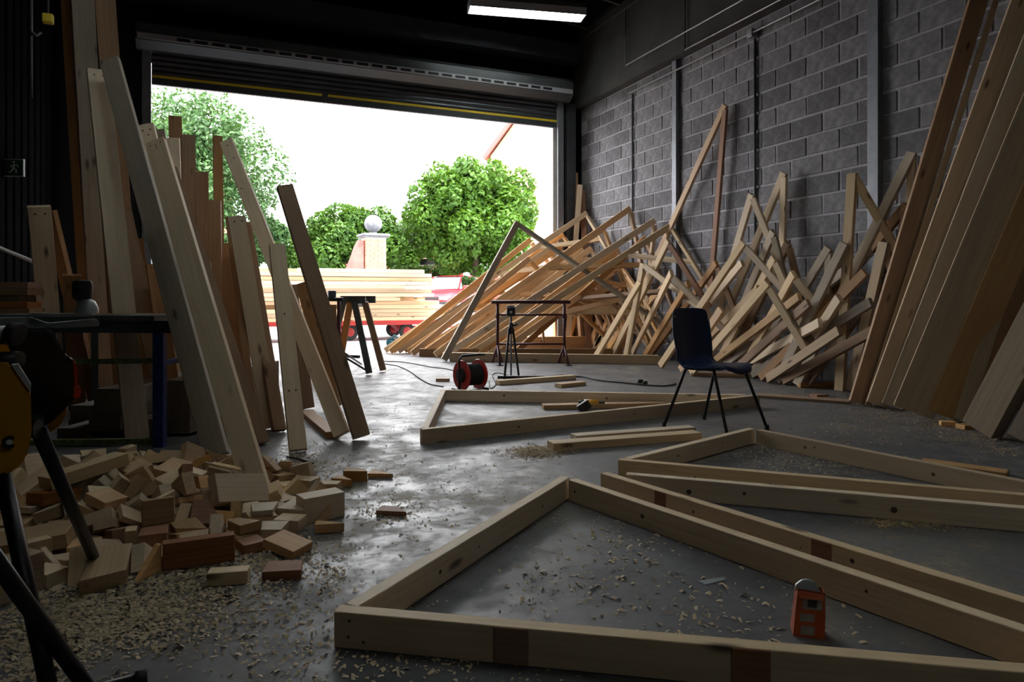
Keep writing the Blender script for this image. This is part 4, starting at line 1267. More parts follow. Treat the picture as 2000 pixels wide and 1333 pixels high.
# ------------------------------------------------------------------ mitre saw on its stand, close at left
def make_saw():
    r = empty('mitre_saw', C(-1.15, 1.5, 0), 'yellow and black mitre saw close to the viewer at the left edge', 'saw')
    d = 1.5
    th = (FWD - RGT * .72).normalized()
    out = [(-70, 705), (22, 712), (60, 768), (62, 850), (52, 895), (30, 920), (0, 932), (-70, 930)]
    prism('motor_housing', [P(x, y, d) for x, y in out], th * .14, YELLOW, r, .006)
    prism('edge_highlight', [P(22, 713, d - .003), P(36, 712, d - .003), P(61, 752, d - .003), P(60, 768, d - .003)], th * .03, simple('painted_highlight', (.75, .75, .72), .35), r)  # highlight on the housing's bevel, painted as a pale sliver
    prism('body', [P(x, y, d + .16) for x, y in ((-60, 640), (94, 642), (108, 660), (132, 700), (150, 706), (152, 770), (128, 800), (96, 830), (60, 842), (-60, 842))], th * .12, BLACKP, r, .006)
    prism('switch_lever', [P(x, y, d + .15) for x, y in ((142, 703), (151, 712), (152, 752), (159, 760), (157, 778), (143, 778), (146, 750))], th * .05, REDP, r, .002)
    prism('grip', [P(x, y, d + .16) for x, y in ((92, 644), (104, 650), (132, 702), (124, 706), (112, 700))], th * .03, DGREY, r, .002)
    prism('yellow_trim', [P(x, y, d + .14) for x, y in ((-60, 672), (14, 674), (20, 688), (-60, 688))], th * .05, YELLOW, r, .002)
    prism('rear_guard', [P(x, y, d + .30) for x, y in ((90, 830), (134, 776), (130, 806), (118, 832), (98, 846))], th * .02, YELLOW, r, .002)
    lathe('bolt', [(.014, 0), (.014, .004), (.009, .004), (.009, .001)], BLACK, r, Matrix.Translation(P(18, 864, d - .002)) @ (-th).to_track_quat('Z', 'Y').to_matrix().to_4x4(), 16)
    lathe('bolt_socket', [(.006, .0), (.006, .003)], ALU, r, Matrix.Translation(P(18, 864, d - .005)) @ (-th).to_track_quat('Z', 'Y').to_matrix().to_4x4(), 10)
    # slide rails
    tube('slide_rail', [P(-80, 652, d + .05), P(24, 650, d + .05)], .016, ALU, r, 14)
    tube('slide_rail', [P(-80, 705, d + .05), P(40, 702, d + .05)], .018, BLACK, r, 14)
    tube('rail_collar', [P(20, 650, d + .05), P(38, 655, d + .05)], .026, BLACKP, r, 14)
    # fence and clamp arm
    prism('fence', [P(x, y, d + .22) for x, y in ((-60, 622), (60, 620), (95, 632), (150, 627), (190, 623), (196, 632), (194, 638), (120, 642), (-60, 640))], th * .05, ALU, r, .003)
    prism('clamp_arm', [P(x, y, d + .20) for x, y in ((58, 612), (180, 613), (183, 619), (58, 620))], th * .03, ALU, r, .002)
    lathe('clamp_boss', [(.026, 0), (.026, .012), (.018, .03), (.008, .036)], ALU, r, Matrix.Translation(P(170, 612, d + .24)), 18)
    lathe('clamp_knob', [(.007, .0), (.010, .008), (.021, .018), (.023, .03), (.0235, .052), (.020, .062), (.008, .064)], BLACKP, r, Matrix.Translation(P(161, 597, d + .24)), 14)
    # stand
    s = empty('saw_stand', C(-1.1, 1.6, 0), 'black folding tube stand under the mitre saw', 'stand')
    tube('beam', [P(60, 832, d + .12), P(112, 790, d + .3)], .018, DSTEEL, s, 12)
    tube('beam', [P(-90, 845, d + .10), P(75, 838, d + .12)], .022, BLACK, s, 12)
    for a, b in ((P(76, 845, d + .13), G(190, 1105, .02)), (P(0, 905, d + .02), G(112, 1420, .02)), (P(-70, 1010, d - .22), G(176, 1352, .02))):
        l = tube('leg', [a, b], .0165, BLACK, s, 12)
    tube('leg_brace', [G(112, 1420, .02), G(112, 1420, .02) - RGT * .3], .012, BLACK, s, 10)
    a, b = G(176, 1352, .02), G(250, 1333, .02)
    b = a + (b - a).normalized() * .1
    tube('foot_tube', [a - (b - a) * 2, b], .014, BLACK, s, 12)
    tube('rubber_foot', [b - (b - a).normalized() * .012, b + (b - a).normalized() * .012], .0185, RUBBER, s, 14)


make_saw()

# ------------------------------------------------------------------ outside
PAINTR = simple('trailer_red', (.38, .03, .025), .5, 0, .15, 5)
def make_trailer():
    Y0, X0, X1, zb = 14.3, -.6, 4.45, .40
    r = empty('trailer', (X0, Y0, 0), 'low red four-wheeled trailer loaded with boards outside the doorway', 'trailer')
    boxm('bed', PAINTR, (X0, Y0, zb - .05), (X1, Y0 + 1.3, zb), r, .01)
    boxm('side_rail', PAINTR, (X0, Y0 - .02, zb - .09), (X1 - .1, Y0 + .03, zb - .04), r)
    for cx in (2.55, 3.75):
        for s, yy in ((0, Y0 + .05), (1, Y0 + 1.05)):
            if cx > 3 and s == 1: cxx = cx - .05
            else: cxx = cx
            M = Matrix.Translation((cxx, yy + .05, .17)) @ Matrix.Rotation(math.radians(90), 4, 'X')
            wh = lathe('wheel', [(.09, -.045), (.15, -.05), (.168, -.03), (.172, 0), (.168, .03), (.15, .05), (.09, .045)], RUBBER, r, M, 28)
            lathe('wheel_rim', [(.03, .052), (.085, .048), (.10, .04), (.10, -.04), (.03, -.045)], PAINTR, wh, M, 24)
        tube('axle', [(cx, Y0 + .05, .17), (cx, Y0 + 1.1, .17)], .025, PAINTR, r, 8)
        prism('axle_bracket', [Vector((cx - .25, Y0 + .35, zb - .05)), Vector((cx + .25, Y0 + .35, zb - .05)), Vector((cx + .06, Y0 + .35, .15)), Vector((cx - .06, Y0 + .35, .15))], Vector((0, .5, 0)), PAINTR, r)
    tube('drawbar', [(3.9, Y0 + .5, .25), (4.5, Y0 + .4, .22), (4.95, Y0 + .35, .24)], .025, PAINTR, r, 8)
    rr = random.Random(3)
    names = []
    for lay in range(13):
        for c in range(3):
            z = zb + .002 + lay * .083
            x1 = X1 - .05 + rr.uniform(-.3, .25) - (.15 if lay > 9 else 0)
            L = rr.uniform(4.2, 4.9)
            yy = Y0 + .12 + c * .42 + rr.uniform(-.015, .015) + (rr.uniform(0, .04))
            if lay == 12 and c == 0: L = 2.6
            if lay in (5, 8) and c == 0: x1 -= .9
            if lay == 3 and c == 0: L = 2.2
            hh = .078
            o = bar('sawn_board', Vector((x1 - L, yy, z + hh / 2)), Vector((x1, yy, z + hh / 2)), hh, .22 if c else .2, [W_PALE, W_TAN, W_PALE][(lay + c) % 3], wdir=ZUP, c=.003)
            row = ['front', 'middle', 'rear'][c]
            lv = ['lowest', 'second', 'third', 'fourth', 'fifth', 'sixth', 'seventh', 'eighth', 'ninth', 'tenth', 'eleventh', 'twelfth', 'thirteenth'][lay]
            tag(o, 'pale sawn board on the trailer, %s row, %s layer from the bed' % (row, lv), 'board', 'boards loaded on the trailer')


make_trailer()

# brick gate pier with a stone ball
BRICK = simple('orange_brick', (.42, .17, .10), .9, 0, .25, 3)
BRICKR = simple('red_brick', (.36, .10, .085), .9, 0, .25, 3)
MORT = simple('brick_mortar', (.5, .42, .36), .9)


def brick_skin(par, o, ux, uy, W, H, nrm, bw=.225, bh=.075, single=False, rows=None, mats=(BRICK, BRICKR)):
    """courses of brick proud of a wall; singles as objects else one stuff mesh"""
    bm = bmesh.new()
    first = {}
    nr = int(H / bh)
    for j in range(nr):
        x = -(bw / 2 if j % 2 else 0)
        while x < W - .01:
            a = max(0, x) + .006; b = min(W, x + bw) - .006
            x += bw
            if b - a < .03: continue
            c = o + ux * ((a + b) / 2) + uy * (j * bh + bh / 2) + nrm * .004
            M = Matrix((ux, nrm, uy)).transposed().to_4x4(); M.translation = c
            if single:
                k = (round(b - a, 3), (j * 7 + int(x * 10)) % 4 == 0)
                if k not in first:
                    bb = bmesh.new(); bmesh.ops.create_cube(bb, size=1)
                    for v in bb.verts: v.co = Vector((v.co.x * (b - a), v.co.y * .03, v.co.z * (bh - .012)))
                    me = bm_mesh(bb, 'brick'); me.materials.append(mats[1] if k[1] else mats[0]); first[k] = me
                link('brick', first[k], None, par, M)
            else:
                rr = bmesh.ops.create_cube(bm, size=1)
                for v in rr['verts']: v.co = M @ Vector((v.co.x * (b - a), v.co.y * .03, v.co.z * (bh - .012)))
    if not single:
        tag(link('brick_courses', bm_mesh(bm, 'brick_courses'), mats[0], par), kind='stuff')
    else: bm.free()


def make_pier():
    d = 20.0
    c = P(729, 580, d); c.z = yz(c.y)
    r = empty('gate_pier', c, 'brick gate pier topped with a round stone ball beyond the trailer', 'gate pier')
    ang = math.radians(28)
    ax = (RGT * math.cos(ang) + FWD * math.sin(ang)); ay = Vector((-ax.y, ax.x, 0))
    M = Matrix((ax, ay, ZUP)).transposed().to_4x4(); M.translation = Vector((c.x, c.y, 0))
    h = .29
    zt = HC + (HOR - 466) / FPX * d
    boxm('pier_core', MORT, (-h, -h, c.z), (h, h, zt), r, 0, M)
    for s, (o_, ux, nr) in enumerate((((-h, -h), ax, -ay), ((-h, h), -ay, -ax))):
        oo = M @ Vector((o_[0], o_[1], c.z))
        brick_skin(r, oo, ux, ZUP, 2 * h, zt - c.z, nr)
    boxm('pier_cap', STONE, (-h - .06, -h - .06, zt), (h + .06, h + .06, zt + .05), r, .015, M)
    boxm('pier_cap', STONE, (-h - .10, -h - .10, zt + .05), (h + .10, h + .10, zt + .12), r, .02, M)
    R = .255
    zc_ = zt + .12 + .05 + R
    prof = [(.12, zt + .12), (.11, zt + .15), (.10, zt + .18)]
    lathe('ball_neck', prof, STONE, r, Matrix.Translation((c.x, c.y, 0)), 20)
    bm = bmesh.new(); bmesh.ops.create_uvsphere(bm, u_segments=32, v_segments=20, radius=R)
    link('stone_ball', bm_mesh(bm, 'stone_ball', True), STONE, r, Matrix.Translation((c.x, c.y, zc_)))
    # swept wing wall on the left
    wg = []
    wb_ = Vector((c.x, c.y, 0)) + ay * .0 - ax * h
    wd = (-RGT * .96 - FWD * .28).normalized()
    z1 = HC + (HOR - 472) / FPX * d
    for k in range(13):
        t = k / 12
        zz = c.z + .9 + (z1 - c.z - .9) * (1 - math.sin(t * math.pi / 2)) if t > .22 else z1 - .02
        zz = c.z + .9 + (z1 - c.z - .9) * ((1 - (t - .2) / .8) ** 2.1 if t > .2 else 1)
        wg.append((t * 1.1, zz))
    pts = [wb_ + wd * a + Vector((0, 0, z)) for a, z in wg]
    outl = pts + [wb_ + wd * 3.2 + ZUP * (c.z + .9), wb_ + wd * 3.2 + ZUP * c.z, wb_ + ZUP * c.z]
    tk = Vector((-wd.y, wd.x, 0)).normalized() * .22
    prism('wing_wall', outl, tk, BRICKR, r)


make_pier()

# red car in the yard
def make_car():
    d = 26.0
    c = C((882 - 1000) / FPX * d, d); c.z = 0
    gz = HC - (612 - HOR) / FPX * d
    head = (-RGT * .30 - FWD * .95)     # nose towards us and left
    yaw = math.atan2(head.y, head.x)
    gz = yz(c.y) + 0
    r = empty('car', (c.x, c.y, gz), 'small red hatchback car parked beyond the trailer', 'car', rz=yaw)
    CR = simple('car_red', (.55, .03, .04), .25, .2)
    GLS = simple('car_glass', (.16, .20, .24), .08, 0, 0, 8, 0, .8)
    secs = [(-1.9, .30, .62, .70), (-1.85, .28, .85, .76), (-1.2, .26, .90, .80), (-.2, .25, .92, .82), (.55, .25, .93, .82), (1.2, .26, .84, .80), (1.75, .28, .70, .74), (1.92, .32, .56, .66)]
    vs, fs = [], []
    for x, zb, zt, hw in secs:
        vs += [(x, -hw * .96, zb), (x, -hw, (zb + zt) / 2), (x, -hw * .93, zt), (x, 0, zt + .03), (x, hw * .93, zt), (x, hw, (zb + zt) / 2), (x, hw * .96, zb), (x, 0, zb)]
    n = len(secs)
    for i in range(n - 1):
        for k in range(8):
            fs.append((i * 8 + k, i * 8 + (k + 1) % 8, (i + 1) * 8 + (k + 1) % 8, (i + 1) * 8 + k))
    fs += [tuple(range(8)), tuple(range((n - 1) * 8, n * 8))[::-1]]
    def rc(me):
        bm = bmesh.new(); bm.from_mesh(me); bmesh.ops.recalc_face_normals(bm, faces=bm.faces); bm.to_mesh(me); bm.free(); return me
    o = link('body', rc(mesh('body', vs, fs, True)), CR, r, local=True)
    cab = [(-1.75, .88, .70, 0), (-1.35, 1.34, .56, 0), (-.1, 1.40, .58, 0), (.35, 1.34, .56, 0), (1.0, .90, .70, 0)]
    vs, fs = [], []
    for x, z, hw, _ in cab:
        vs += [(x, -hw, z), (x, hw, z)]
    base = len(vs)
    vs2 = [(-1.75, -.74, .86), (-1.75, .74, .86), (1.05, -.74, .86), (1.05, .74, .86)]
    for i in range(4):
        fs.append((2 * i, 2 * i + 1, 2 * i + 3, 2 * i + 2))
    fs += [(0, 2, 4, 6, 8), (1, 9, 7, 5, 3)]
    fs += [(8, 9, 1, 0)]
    link('cabin', rc(mesh('cabin', vs, fs)), GLS, r, local=True)
    link('roof', rc(mesh('roof', [(-1.4, -.55, 1.36), (-1.4, .55, 1.36), (.38, .55, 1.365), (.38, -.55, 1.365), (-.5, -.57, 1.43), (-.5, .57, 1.43)], [(0, 4, 5, 1), (4, 3, 2, 5), (0, 3, 4), (1, 5, 2)])), CR, r, local=True)
    for p0, p1 in (((.38, .55, 1.35), (1.02, .70, .90)), ((.38, -.55, 1.35), (1.02, -.70, .90)), ((-1.4, .55, 1.35), (-1.75, .70, .90)), ((-1.4, -.55, 1.35), (-1.75, -.70, .90)), ((-.35, .58, 1.38), (-.4, .75, .92)), ((-.35, -.58, 1.38), (-.4, -.75, .92))):
        bm = bmesh.new(); tube_bm(bm, [p0, p1], .03, 6); link('roof_post', bm_mesh(bm, 'roof_post'), CR, r, local=True)
    M = pmat(r)
    for x in (-1.2, 1.25):
        for s in (-1, 1):
            wh = lathe('wheel', [(.18, -.09), (.28, -.085), (.30, 0), (.28, .085), (.18, .09)], RUBBER, r, M @ Matrix.Translation((x, s * .72, .29)) @ Matrix.Rotation(math.radians(90), 4, 'X'), 24)
            lathe('hubcap', [(.17, -.092), (.05, -.10), (.05, .10), (.17, .092)], STEEL, wh, M @ Matrix.Translation((x, s * .72, .29)) @ Matrix.Rotation(math.radians(90), 4, 'X'), 18)
    boxm('bumper', BLACKP, (1.86, -.72, .30), (1.99, .72, .44), r, .03, M)
    boxm('number_plate', simple('plate_white', (.7, .7, .66), .4), (1.985, -.26, .33), (2.0, .26, .43), r, 0, M)
    for s in (-1, 1):
        boxm('headlamp', simple('lamp_glass', (.6, .62, .62), .1), (1.84, s * .48 - .16, .50), (1.935, s * .48 + .16, .62), r, .02, M)
        boxm('mirror', CR, (.70, s * .86 - .07, .92), (.82, s * .86 + .07, 1.03), r, .02, M)
    boxm('grille', BLACKP, (1.89, -.30, .50), (1.94, .30, .60), r, 0, M)


make_car()


# ------------------------------------------------------------------ trees
def leaf_mat(name, a, b):
    m, nt, bs = new_mat(name)
    L = nt.links.new
    tc = nd(nt, 'ShaderNodeTexCoord'); n = nd(nt, 'ShaderNodeTexNoise', i_Scale=1.2, i_Detail=5.0, i_Roughness=.8)
    L(tc.outputs['Object'], n.inputs[0])
    L(ramp(nt, n.outputs[0], [(0.35, a), (0.65, b)]), bs.inputs['Base Color'])
    bs.inputs['Roughness'].default_value = .55
    bs.inputs['Specular IOR Level'].default_value = .25
    tr = nd(nt, 'ShaderNodeBsdfTranslucent'); tr.inputs['Color'].default_value = (b[0] * 1.3, b[1] * 1.2, b[2] * .7, 1)
    mx = nd(nt, 'ShaderNodeMixShader'); mx.inputs[0].default_value = .25
    out = nt.nodes['Material Output']
    L(bs.outputs[0], mx.inputs[1]); L(tr.outputs[0], mx.inputs[2]); L(mx.outputs[0], out.inputs[0])
    return m


BARK = simple('bark', (.07, .05, .035), .95, 0, .3, 8)
LF1 = leaf_mat('bright_leaves', (.018, .062, .005), (.074, .160, .016))
LF2 = leaf_mat('blue_green_leaves', (.019, .06, .019), (.058, .122, .038))
LF3 = leaf_mat('hedge_leaves', (.017, .055, .007), (.062, .135, .016))
LF4 = leaf_mat('dark_leaves', (.015, .045, .01), (.04, .085, .02))


def leaves(name, blobs, n, size, mat, par, seed, shell=.55, aspect=.5):
    """loose leaves around clumps; blobs = (x,y,z,r)"""
    g = np.random.default_rng(seed)
    B = np.array(blobs)
    wgt = B[:, 3] ** 2; wgt /= wgt.sum()
    idx = g.choice(len(B), n, p=wgt)
    dirs = g.normal(size=(n, 3)); dirs /= np.linalg.norm(dirs, axis=1)[:, None]
    rad = shell + (1 - shell) * g.random(n) ** .5
    c = B[idx, :3] + dirs * (B[idx, 3] * rad)[:, None]
    nn = dirs * .6 + g.normal(size=(n, 3)) * .6 + np.array([0, 0, .5]); nn /= np.linalg.norm(nn, axis=1)[:, None]
    t = np.cross(nn, g.normal(size=(n, 3))); t /= np.linalg.norm(t, axis=1)[:, None]
    b = np.cross(nn, t)
    s = size * (.7 + .6 * g.random(n))[:, None]
    v = np.stack([c - t * s, c + b * s * aspect, c + t * s, c - b * s * aspect], 1).reshape(-1, 3)
    me = bpy.data.meshes.new(name)
    me.vertices.add(4 * n); me.vertices.foreach_set('co', v.ravel())
    me.loops.add(4 * n); me.loops.foreach_set('vertex_index', np.arange(4 * n))
    me.polygons.add(n); me.polygons.foreach_set('loop_start', np.arange(n) * 4)
    try: me.polygons.foreach_set('loop_total', np.full(n, 4))
    except Exception: pass
    me.update(calc_edges=True)
    return tag(link(name, me, mat, par), kind='stuff')


def tree(px, py, d, rpx, label, mat, n, size, seed, sub=26, squash=.85, trunk=True, cat='tree', name='tree', blob=(.22, .38)):
    c = P(px, py, d); R = rpx / FPX * d
    gz = yz(c.y)
    r = empty(name, (c.x, c.y, gz), label, cat)
    g = random.Random(seed)
    bl = []
    for k in range(sub):
        while True:
            q = Vector((g.uniform(-1, 1), g.uniform(-1, 1), g.uniform(-1, 1)))
            if .35 < q.length < 1: break
        q = q.normalized() * (.45 + .4 * g.random())
        bl.append((c.x + q.x * R, c.y + q.y * R, max(gz + .3, c.z + q.z * R * squash), R * g.uniform(*blob)))
    bl.append((c.x, c.y, c.z, R * .42))
    leaves('crown', bl, n, size, mat, r, seed)
    if trunk:
        top = Vector((c.x, c.y, c.z + R * .2))
        tube('trunk', [Vector((c.x, c.y, gz)), Vector((c.x + .05, c.y, gz + (top.z - gz) * .45)), top], R * .075, BARK, r, 10, r2=R * .025)
        bm = bmesh.new(); o = Vector((c.x, c.y, gz))
        for k in range(8):
            b_ = bl[(k * 2) % len(bl)]
            st = Vector((0, 0, (c.z - R * .45 - gz) * g.uniform(.9, 1.2)))
            e = Vector((b_[0] - c.x, b_[1] - c.y, b_[2] - gz))
            tube_bm(bm, [st, st.lerp(e, .5) + Vector((0, 0, .1 * R)), e], R * .03, 6, R * .008)
        link('branches', bm_mesh(bm, 'branches'), BARK, r, Matrix.Translation(o))
    return r


tree(925, 424, 28, 152, 'round bright green tree standing right of the stone ball', LF1, 36000, .115, 21, 120, squash=.78, blob=(.13, .24))
tree(368, 345, 24, 190, 'tall airy blue-green tree at the left of the doorway view', LF2, 34000, .085, 22, 60)
tree(690, 472, 27, 100, 'dense green tree directly behind the gate pier', LF3, 20000, .10, 23, 30, trunk=True)
tree(600, 490, 31, 88, 'dense green tree left of the gate pier, behind the dark brown board', LF3, 9000, .10, 24, 16)
tree(785, 480, 32, 70, 'smaller green tree between the gate pier and the big round tree', LF1, 9000, .10, 25, 20)
tree(500, 480, 26, 60, 'low green tree below the airy one at left', LF2, 7000, .10, 26, 14)
tree(912, 556, 25.5, 22, 'small round dark clipped bush beside the parked car', LF4, 2500, .06, 27, 8, trunk=False, cat='bush', name='bush')
# clipped low hedge
hd = empty('hedge', P(830, 560, 30), 'low clipped hedge running behind the parked car', 'hedge')
bl = []
for k in range(14):
    q = P(775 + k * 8, 533, 30); bl.append((q.x, q.y, q.z, .35)); bl.append((q.x, q.y, q.z - .5, .45))
leaves('foliage', bl, 7000, .07, LF3, hd, 31)

# houses
ROOF = simple('red_roof_tile', (.34, .12, .075), .8, 0, .25, 2)
PEACH = simple('pale_brick', (.55, .34, .24), .9, 0, .12, 1.2)
DGL = simple('window_glass', (.05, .06, .07), .1)


def house(p0, p1, depth, zw, zr, label, wallm, base_z, wins=(), gable_front=False):
    """box house with pitched roof; p0,p1 front wall ends"""
    ux = (p1 - p0); L = ux.length; ux.normalize(); uy = Vector((-ux.y, ux.x, 0))
    r = empty('house', Vector((p0.x, p0.y, base_z)), label, 'house')
    M = Matrix((ux, uy, ZUP)).transposed().to_4x4(); M.translation = Vector((p0.x, p0.y, base_z))
    boxm('wall', wallm, (0, 0, 0), (L, depth, zw), r, 0, M)
    if gable_front:
        prism('gable', [M @ Vector(p) for p in ((0, 0, zw), (L, 0, zw), (L / 2, 0, zr))], uy * depth, wallm, r)
        for a, b in (((-.3, -.3, zw - .2), (L / 2, -.3, zr + .12)), ((L + .3, -.3, zw - .2), (L / 2, -.3, zr + .12))):
            a, b = Vector(a), Vector(b)
            prism('roof_slope', [M @ a, M @ b, M @ (b + Vector((0, depth + .6, 0))), M @ (a + Vector((0, depth + .6, 0)))], ZUP * .14, ROOF, r)
            bar('bargeboard', M @ (a - Vector((0, .05, 0))), M @ (b - Vector((0, .05, 0))), .22, .05, simple('bargeboard_red', (.3, .08, .07), .6), r, wdir=ZUP)
    else:
        for s in (0, 1):
            e = -.3 if s == 0 else depth + .3
            prism('roof_slope', [M @ Vector((-.3, e, zw - .15)), M @ Vector((L + .3, e, zw - .15)), M @ Vector((L + .3, depth / 2, zr)), M @ Vector((-.3, depth / 2, zr))], ZUP * .14, ROOF, r)
        for x in (0, L):
            prism('gable', [M @ Vector((x, 0, zw)), M @ Vector((x, depth, zw)), M @ Vector((x, depth / 2, zr - .1))], ux * (.1 if x == 0 else -.1), wallm, r)
    for x, z, w_, h_ in wins:
        f = boxm('window', simple('window_white', (.7, .7, .7), .5), (x, -.04, z), (x + w_, .05, z + h_), r, 0, M)
        boxm('pane', DGL, (x + .07, -.055, z + .07), (x + w_ / 2 - .03, -.038, z + h_ - .07), f, 0, M)
        boxm('pane', DGL, (x + w_ / 2 + .03, -.055, z + .07), (x + w_ - .07, -.038, z + h_ - .07), f, 0, M)


a = C((958 - 1000) / FPX * 38, 38); b = C((1190 - 1000) / FPX * 36, 36)
house(a, b, 9, HC + (HOR - 305) / FPX * 38 - .7, HC + (HOR - 185) / FPX * 38, 'tall pale orange house with a red edged gable roof, right of the doorway view', PEACH, .7, ((1.2, 1.2, 1.1, 1.2), (1.2, 4.2, 1.1, 1.2)), True)
a = C((255 - 1000) / FPX * 34, 34); b = C((455 - 1000) / FPX * 36, 36)
house(a, b, 8, 6.2, 8.8, 'orange brick house glimpsed through the airy tree', BRICK, .6, ((.8, 3.9, 1.1, 1.2), (3.2, 3.9, 1.1, 1.2), (.8, 1.1, 1.1, 1.2)))
a = C((752 - 1000) / FPX * 36, 36); b = C((905 - 1000) / FPX * 40, 40)
house(a, b, 7, 1.9, 3.3, 'low brick outbuilding with an orange tiled roof behind the big round tree', BRICKR, .6, ((.6, .9, 1.0, .8),))
# low red brick wall
a, b = C((880 - 1000) / FPX * 31, 31), C((985 - 1000) / FPX * 31, 31)
lw = boxm('garden_wall', BRICKR, (0, 0, 0), ((b - a).length, .22, 1.35), None, .01, Matrix.Translation((a.x, a.y, yz(a.y))) @ Matrix.Rotation(-TH, 4, 'Z'))
tag(lw, 'low red brick garden wall behind the parked car', 'garden wall')
# black carport frame edge
cp = empty('carport', C((835 - 1000) / FPX * 33, 33), 'dark flat carport roof on posts left of the big tree', 'carport')
zc_ = HC + (HOR - 516) / FPX * 33
A, Bq = C((772 - 1000) / FPX * 33, 33, zc_), C((880 - 1000) / FPX * 33, 33, zc_ + .1)
bar('roof_edge', A, Bq, .28, 2.0, BLACKP, cp, wdir=ZUP)
for q in (A, Bq):
    bar('post', Vector((q.x, q.y, yz(q.y))), Vector((q.x, q.y, q.z)), .1, .1, BLACKP, cp)
# shrubs with yellow flowers by the bush
tree(935, 566, 25, 12, 'little yellow flowering plant below the clipped bush', leaf_mat('yellow_leaves', (.3, .25, .02), (.5, .42, .04)), 500, .05, 33, 4, trunk=False, cat='plant', name='flowering_plant')

# ------------------------------------------------------------------ wood shavings on the floor
SHAV = wood('shavings', (.66, .52, .33), (.50, .36, .20), (.58, .40, .22), 0.0, .7)


def shavings(label, clusters, seed, name='wood_shavings', heap=0.0, rng=(.006, .018)):
    g = np.random.default_rng(seed)
    C_ = []
    for cx, cy, sx, sy, n in clusters:
        x = g.normal(cx, sx, n * 2); y = g.normal(cy, sy, n * 2)
        k = (y > 690) & (y < 1420)
        x, y = x[k][:n], y[k][:n]
        h = heap * np.exp(-(((x - cx) / sx) ** 2 + ((y - cy) / sy) ** 2) / 1.2) if heap else 0 * x
        d = HC * FPX / (y - HOR)
        xc = (x - 1000) / FPX * d
        C_.append(np.stack([FWD.x * d + RGT.x * xc, FWD.y * d + RGT.y * xc, h * g.random(len(x)) + .001], 1))
    c = np.concatenate(C_); n = len(c)
    inside = (c[:, 0] < WX - .05) & (c[:, 0] > LX + .05)
    c = c[inside]; n = len(c)
    a = g.random(n) * 2 * np.pi
    L = rng[0] + (rng[1] - rng[0]) * g.random(n) ** 2
    W_ = L * (.25 + .35 * g.random(n))
    curl = .25 + .9 * g.random(n)
    t = np.stack([np.cos(a), np.sin(a), g.normal(0, .25, n)], 1); s = np.stack([-np.sin(a), np.cos(a), g.normal(0, .3, n)], 1)
    up = np.array([0, 0, 1.0])
    V = []
    for u, hz in ((-1, .0), (-.35, .5), (.35, .55), (1, .1)):
        base = c + t * (L * u * .5)[:, None] + up * (L * curl * .5 * hz)[:, None]
        V += [base - s * (W_ * .5)[:, None], base + s * (W_ * .5)[:, None]]
    V = np.stack(V, 1)
    V[:, :, 2] = np.maximum(V[:, :, 2], .0008)
    v = V.reshape(-1, 3)
    i = np.arange(n)[:, None] * 8
    q = np.stack([i + np.array([0, 1, 3, 2]), i + np.array([2, 3, 5, 4]), i + np.array([4, 5, 7, 6])], 1).reshape(-1)
    me = bpy.data.meshes.new(name)
    me.vertices.add(len(v)); me.vertices.foreach_set('co', v.ravel())
    me.loops.add(len(q)); me.loops.foreach_set('vertex_index', q)
    me.polygons.add(3 * n); me.polygons.foreach_set('loop_start', np.arange(3 * n) * 4)
    try: me.polygons.foreach_set('loop_total', np.full(3 * n, 4))
    except Exception: pass
    me.update(calc_edges=True)
    tag(link(name, me, SHAV), label, 'shavings', None, 'stuff')


shavings('wood shavings strewn around the pile of offcuts', [(300, 1130, 130, 60, 5200), (470, 1040, 70, 40, 3000), (90, 1230, 70, 50, 1500), (500, 965, 45, 22, 1500), (230, 1215, 90, 30, 1500), (60, 1290, 60, 30, 500)], 1, rng=(.006, .022))
shavings('wood shavings between the left-hand boards and the small blocks', [(600, 930, 60, 28, 1500), (640, 1120, 20, 20, 150), (590, 890, 40, 16, 400), (760, 1000, 40, 14, 260), (560, 1090, 60, 30, 500)], 2)
shavings('small heap of shavings at the end of the offcut boards', [(1045, 884, 26, 6, 1500), (1000, 890, 30, 4, 120), (1095, 882, 20, 4, 250)], 3, heap=.035)
shavings('shavings along the feet of the planks at right', [(1740, 806, 55, 9, 900), (1830, 826, 40, 8, 700), (1900, 855, 55, 10, 600), (1560, 772, 50, 4, 300), (1650, 785, 30, 5, 250), (1960, 880, 30, 8, 200), (1700, 840, 80, 20, 500)], 4)
shavings('shavings inside the furthest right-hand frame', [(1560, 900, 80, 14, 800), (1450, 880, 60, 8, 250), (1700, 910, 90, 8, 250)], 5)
shavings('little drift of shavings against the wedge shaped frame', [(1760, 1022, 40, 5, 450), (1840, 1030, 30, 4, 100)], 6)
shavings('scattered shavings inside the nearest frame', [(1200, 1060, 90, 40, 200), (1240, 1120, 90, 40, 130), (1360, 1215, 70, 20, 70), (1080, 1150, 60, 30, 90), (1500, 1200, 160, 50, 120)], 7, rng=(.008, .024))
shavings('thin scatter of shavings over the open floor', [(850, 960, 120, 70, 420), (620, 1240, 120, 60, 600), (900, 1290, 120, 25, 200), (760, 840, 60, 60, 260), (1000, 960, 100, 40, 160), (720, 720, 60, 14, 150)], 8)
shavings('shavings inside and behind the far frame', [(1040, 790, 100, 5, 350), (1100, 770, 100, 12, 160), (1350, 790, 80, 10, 150)], 9)

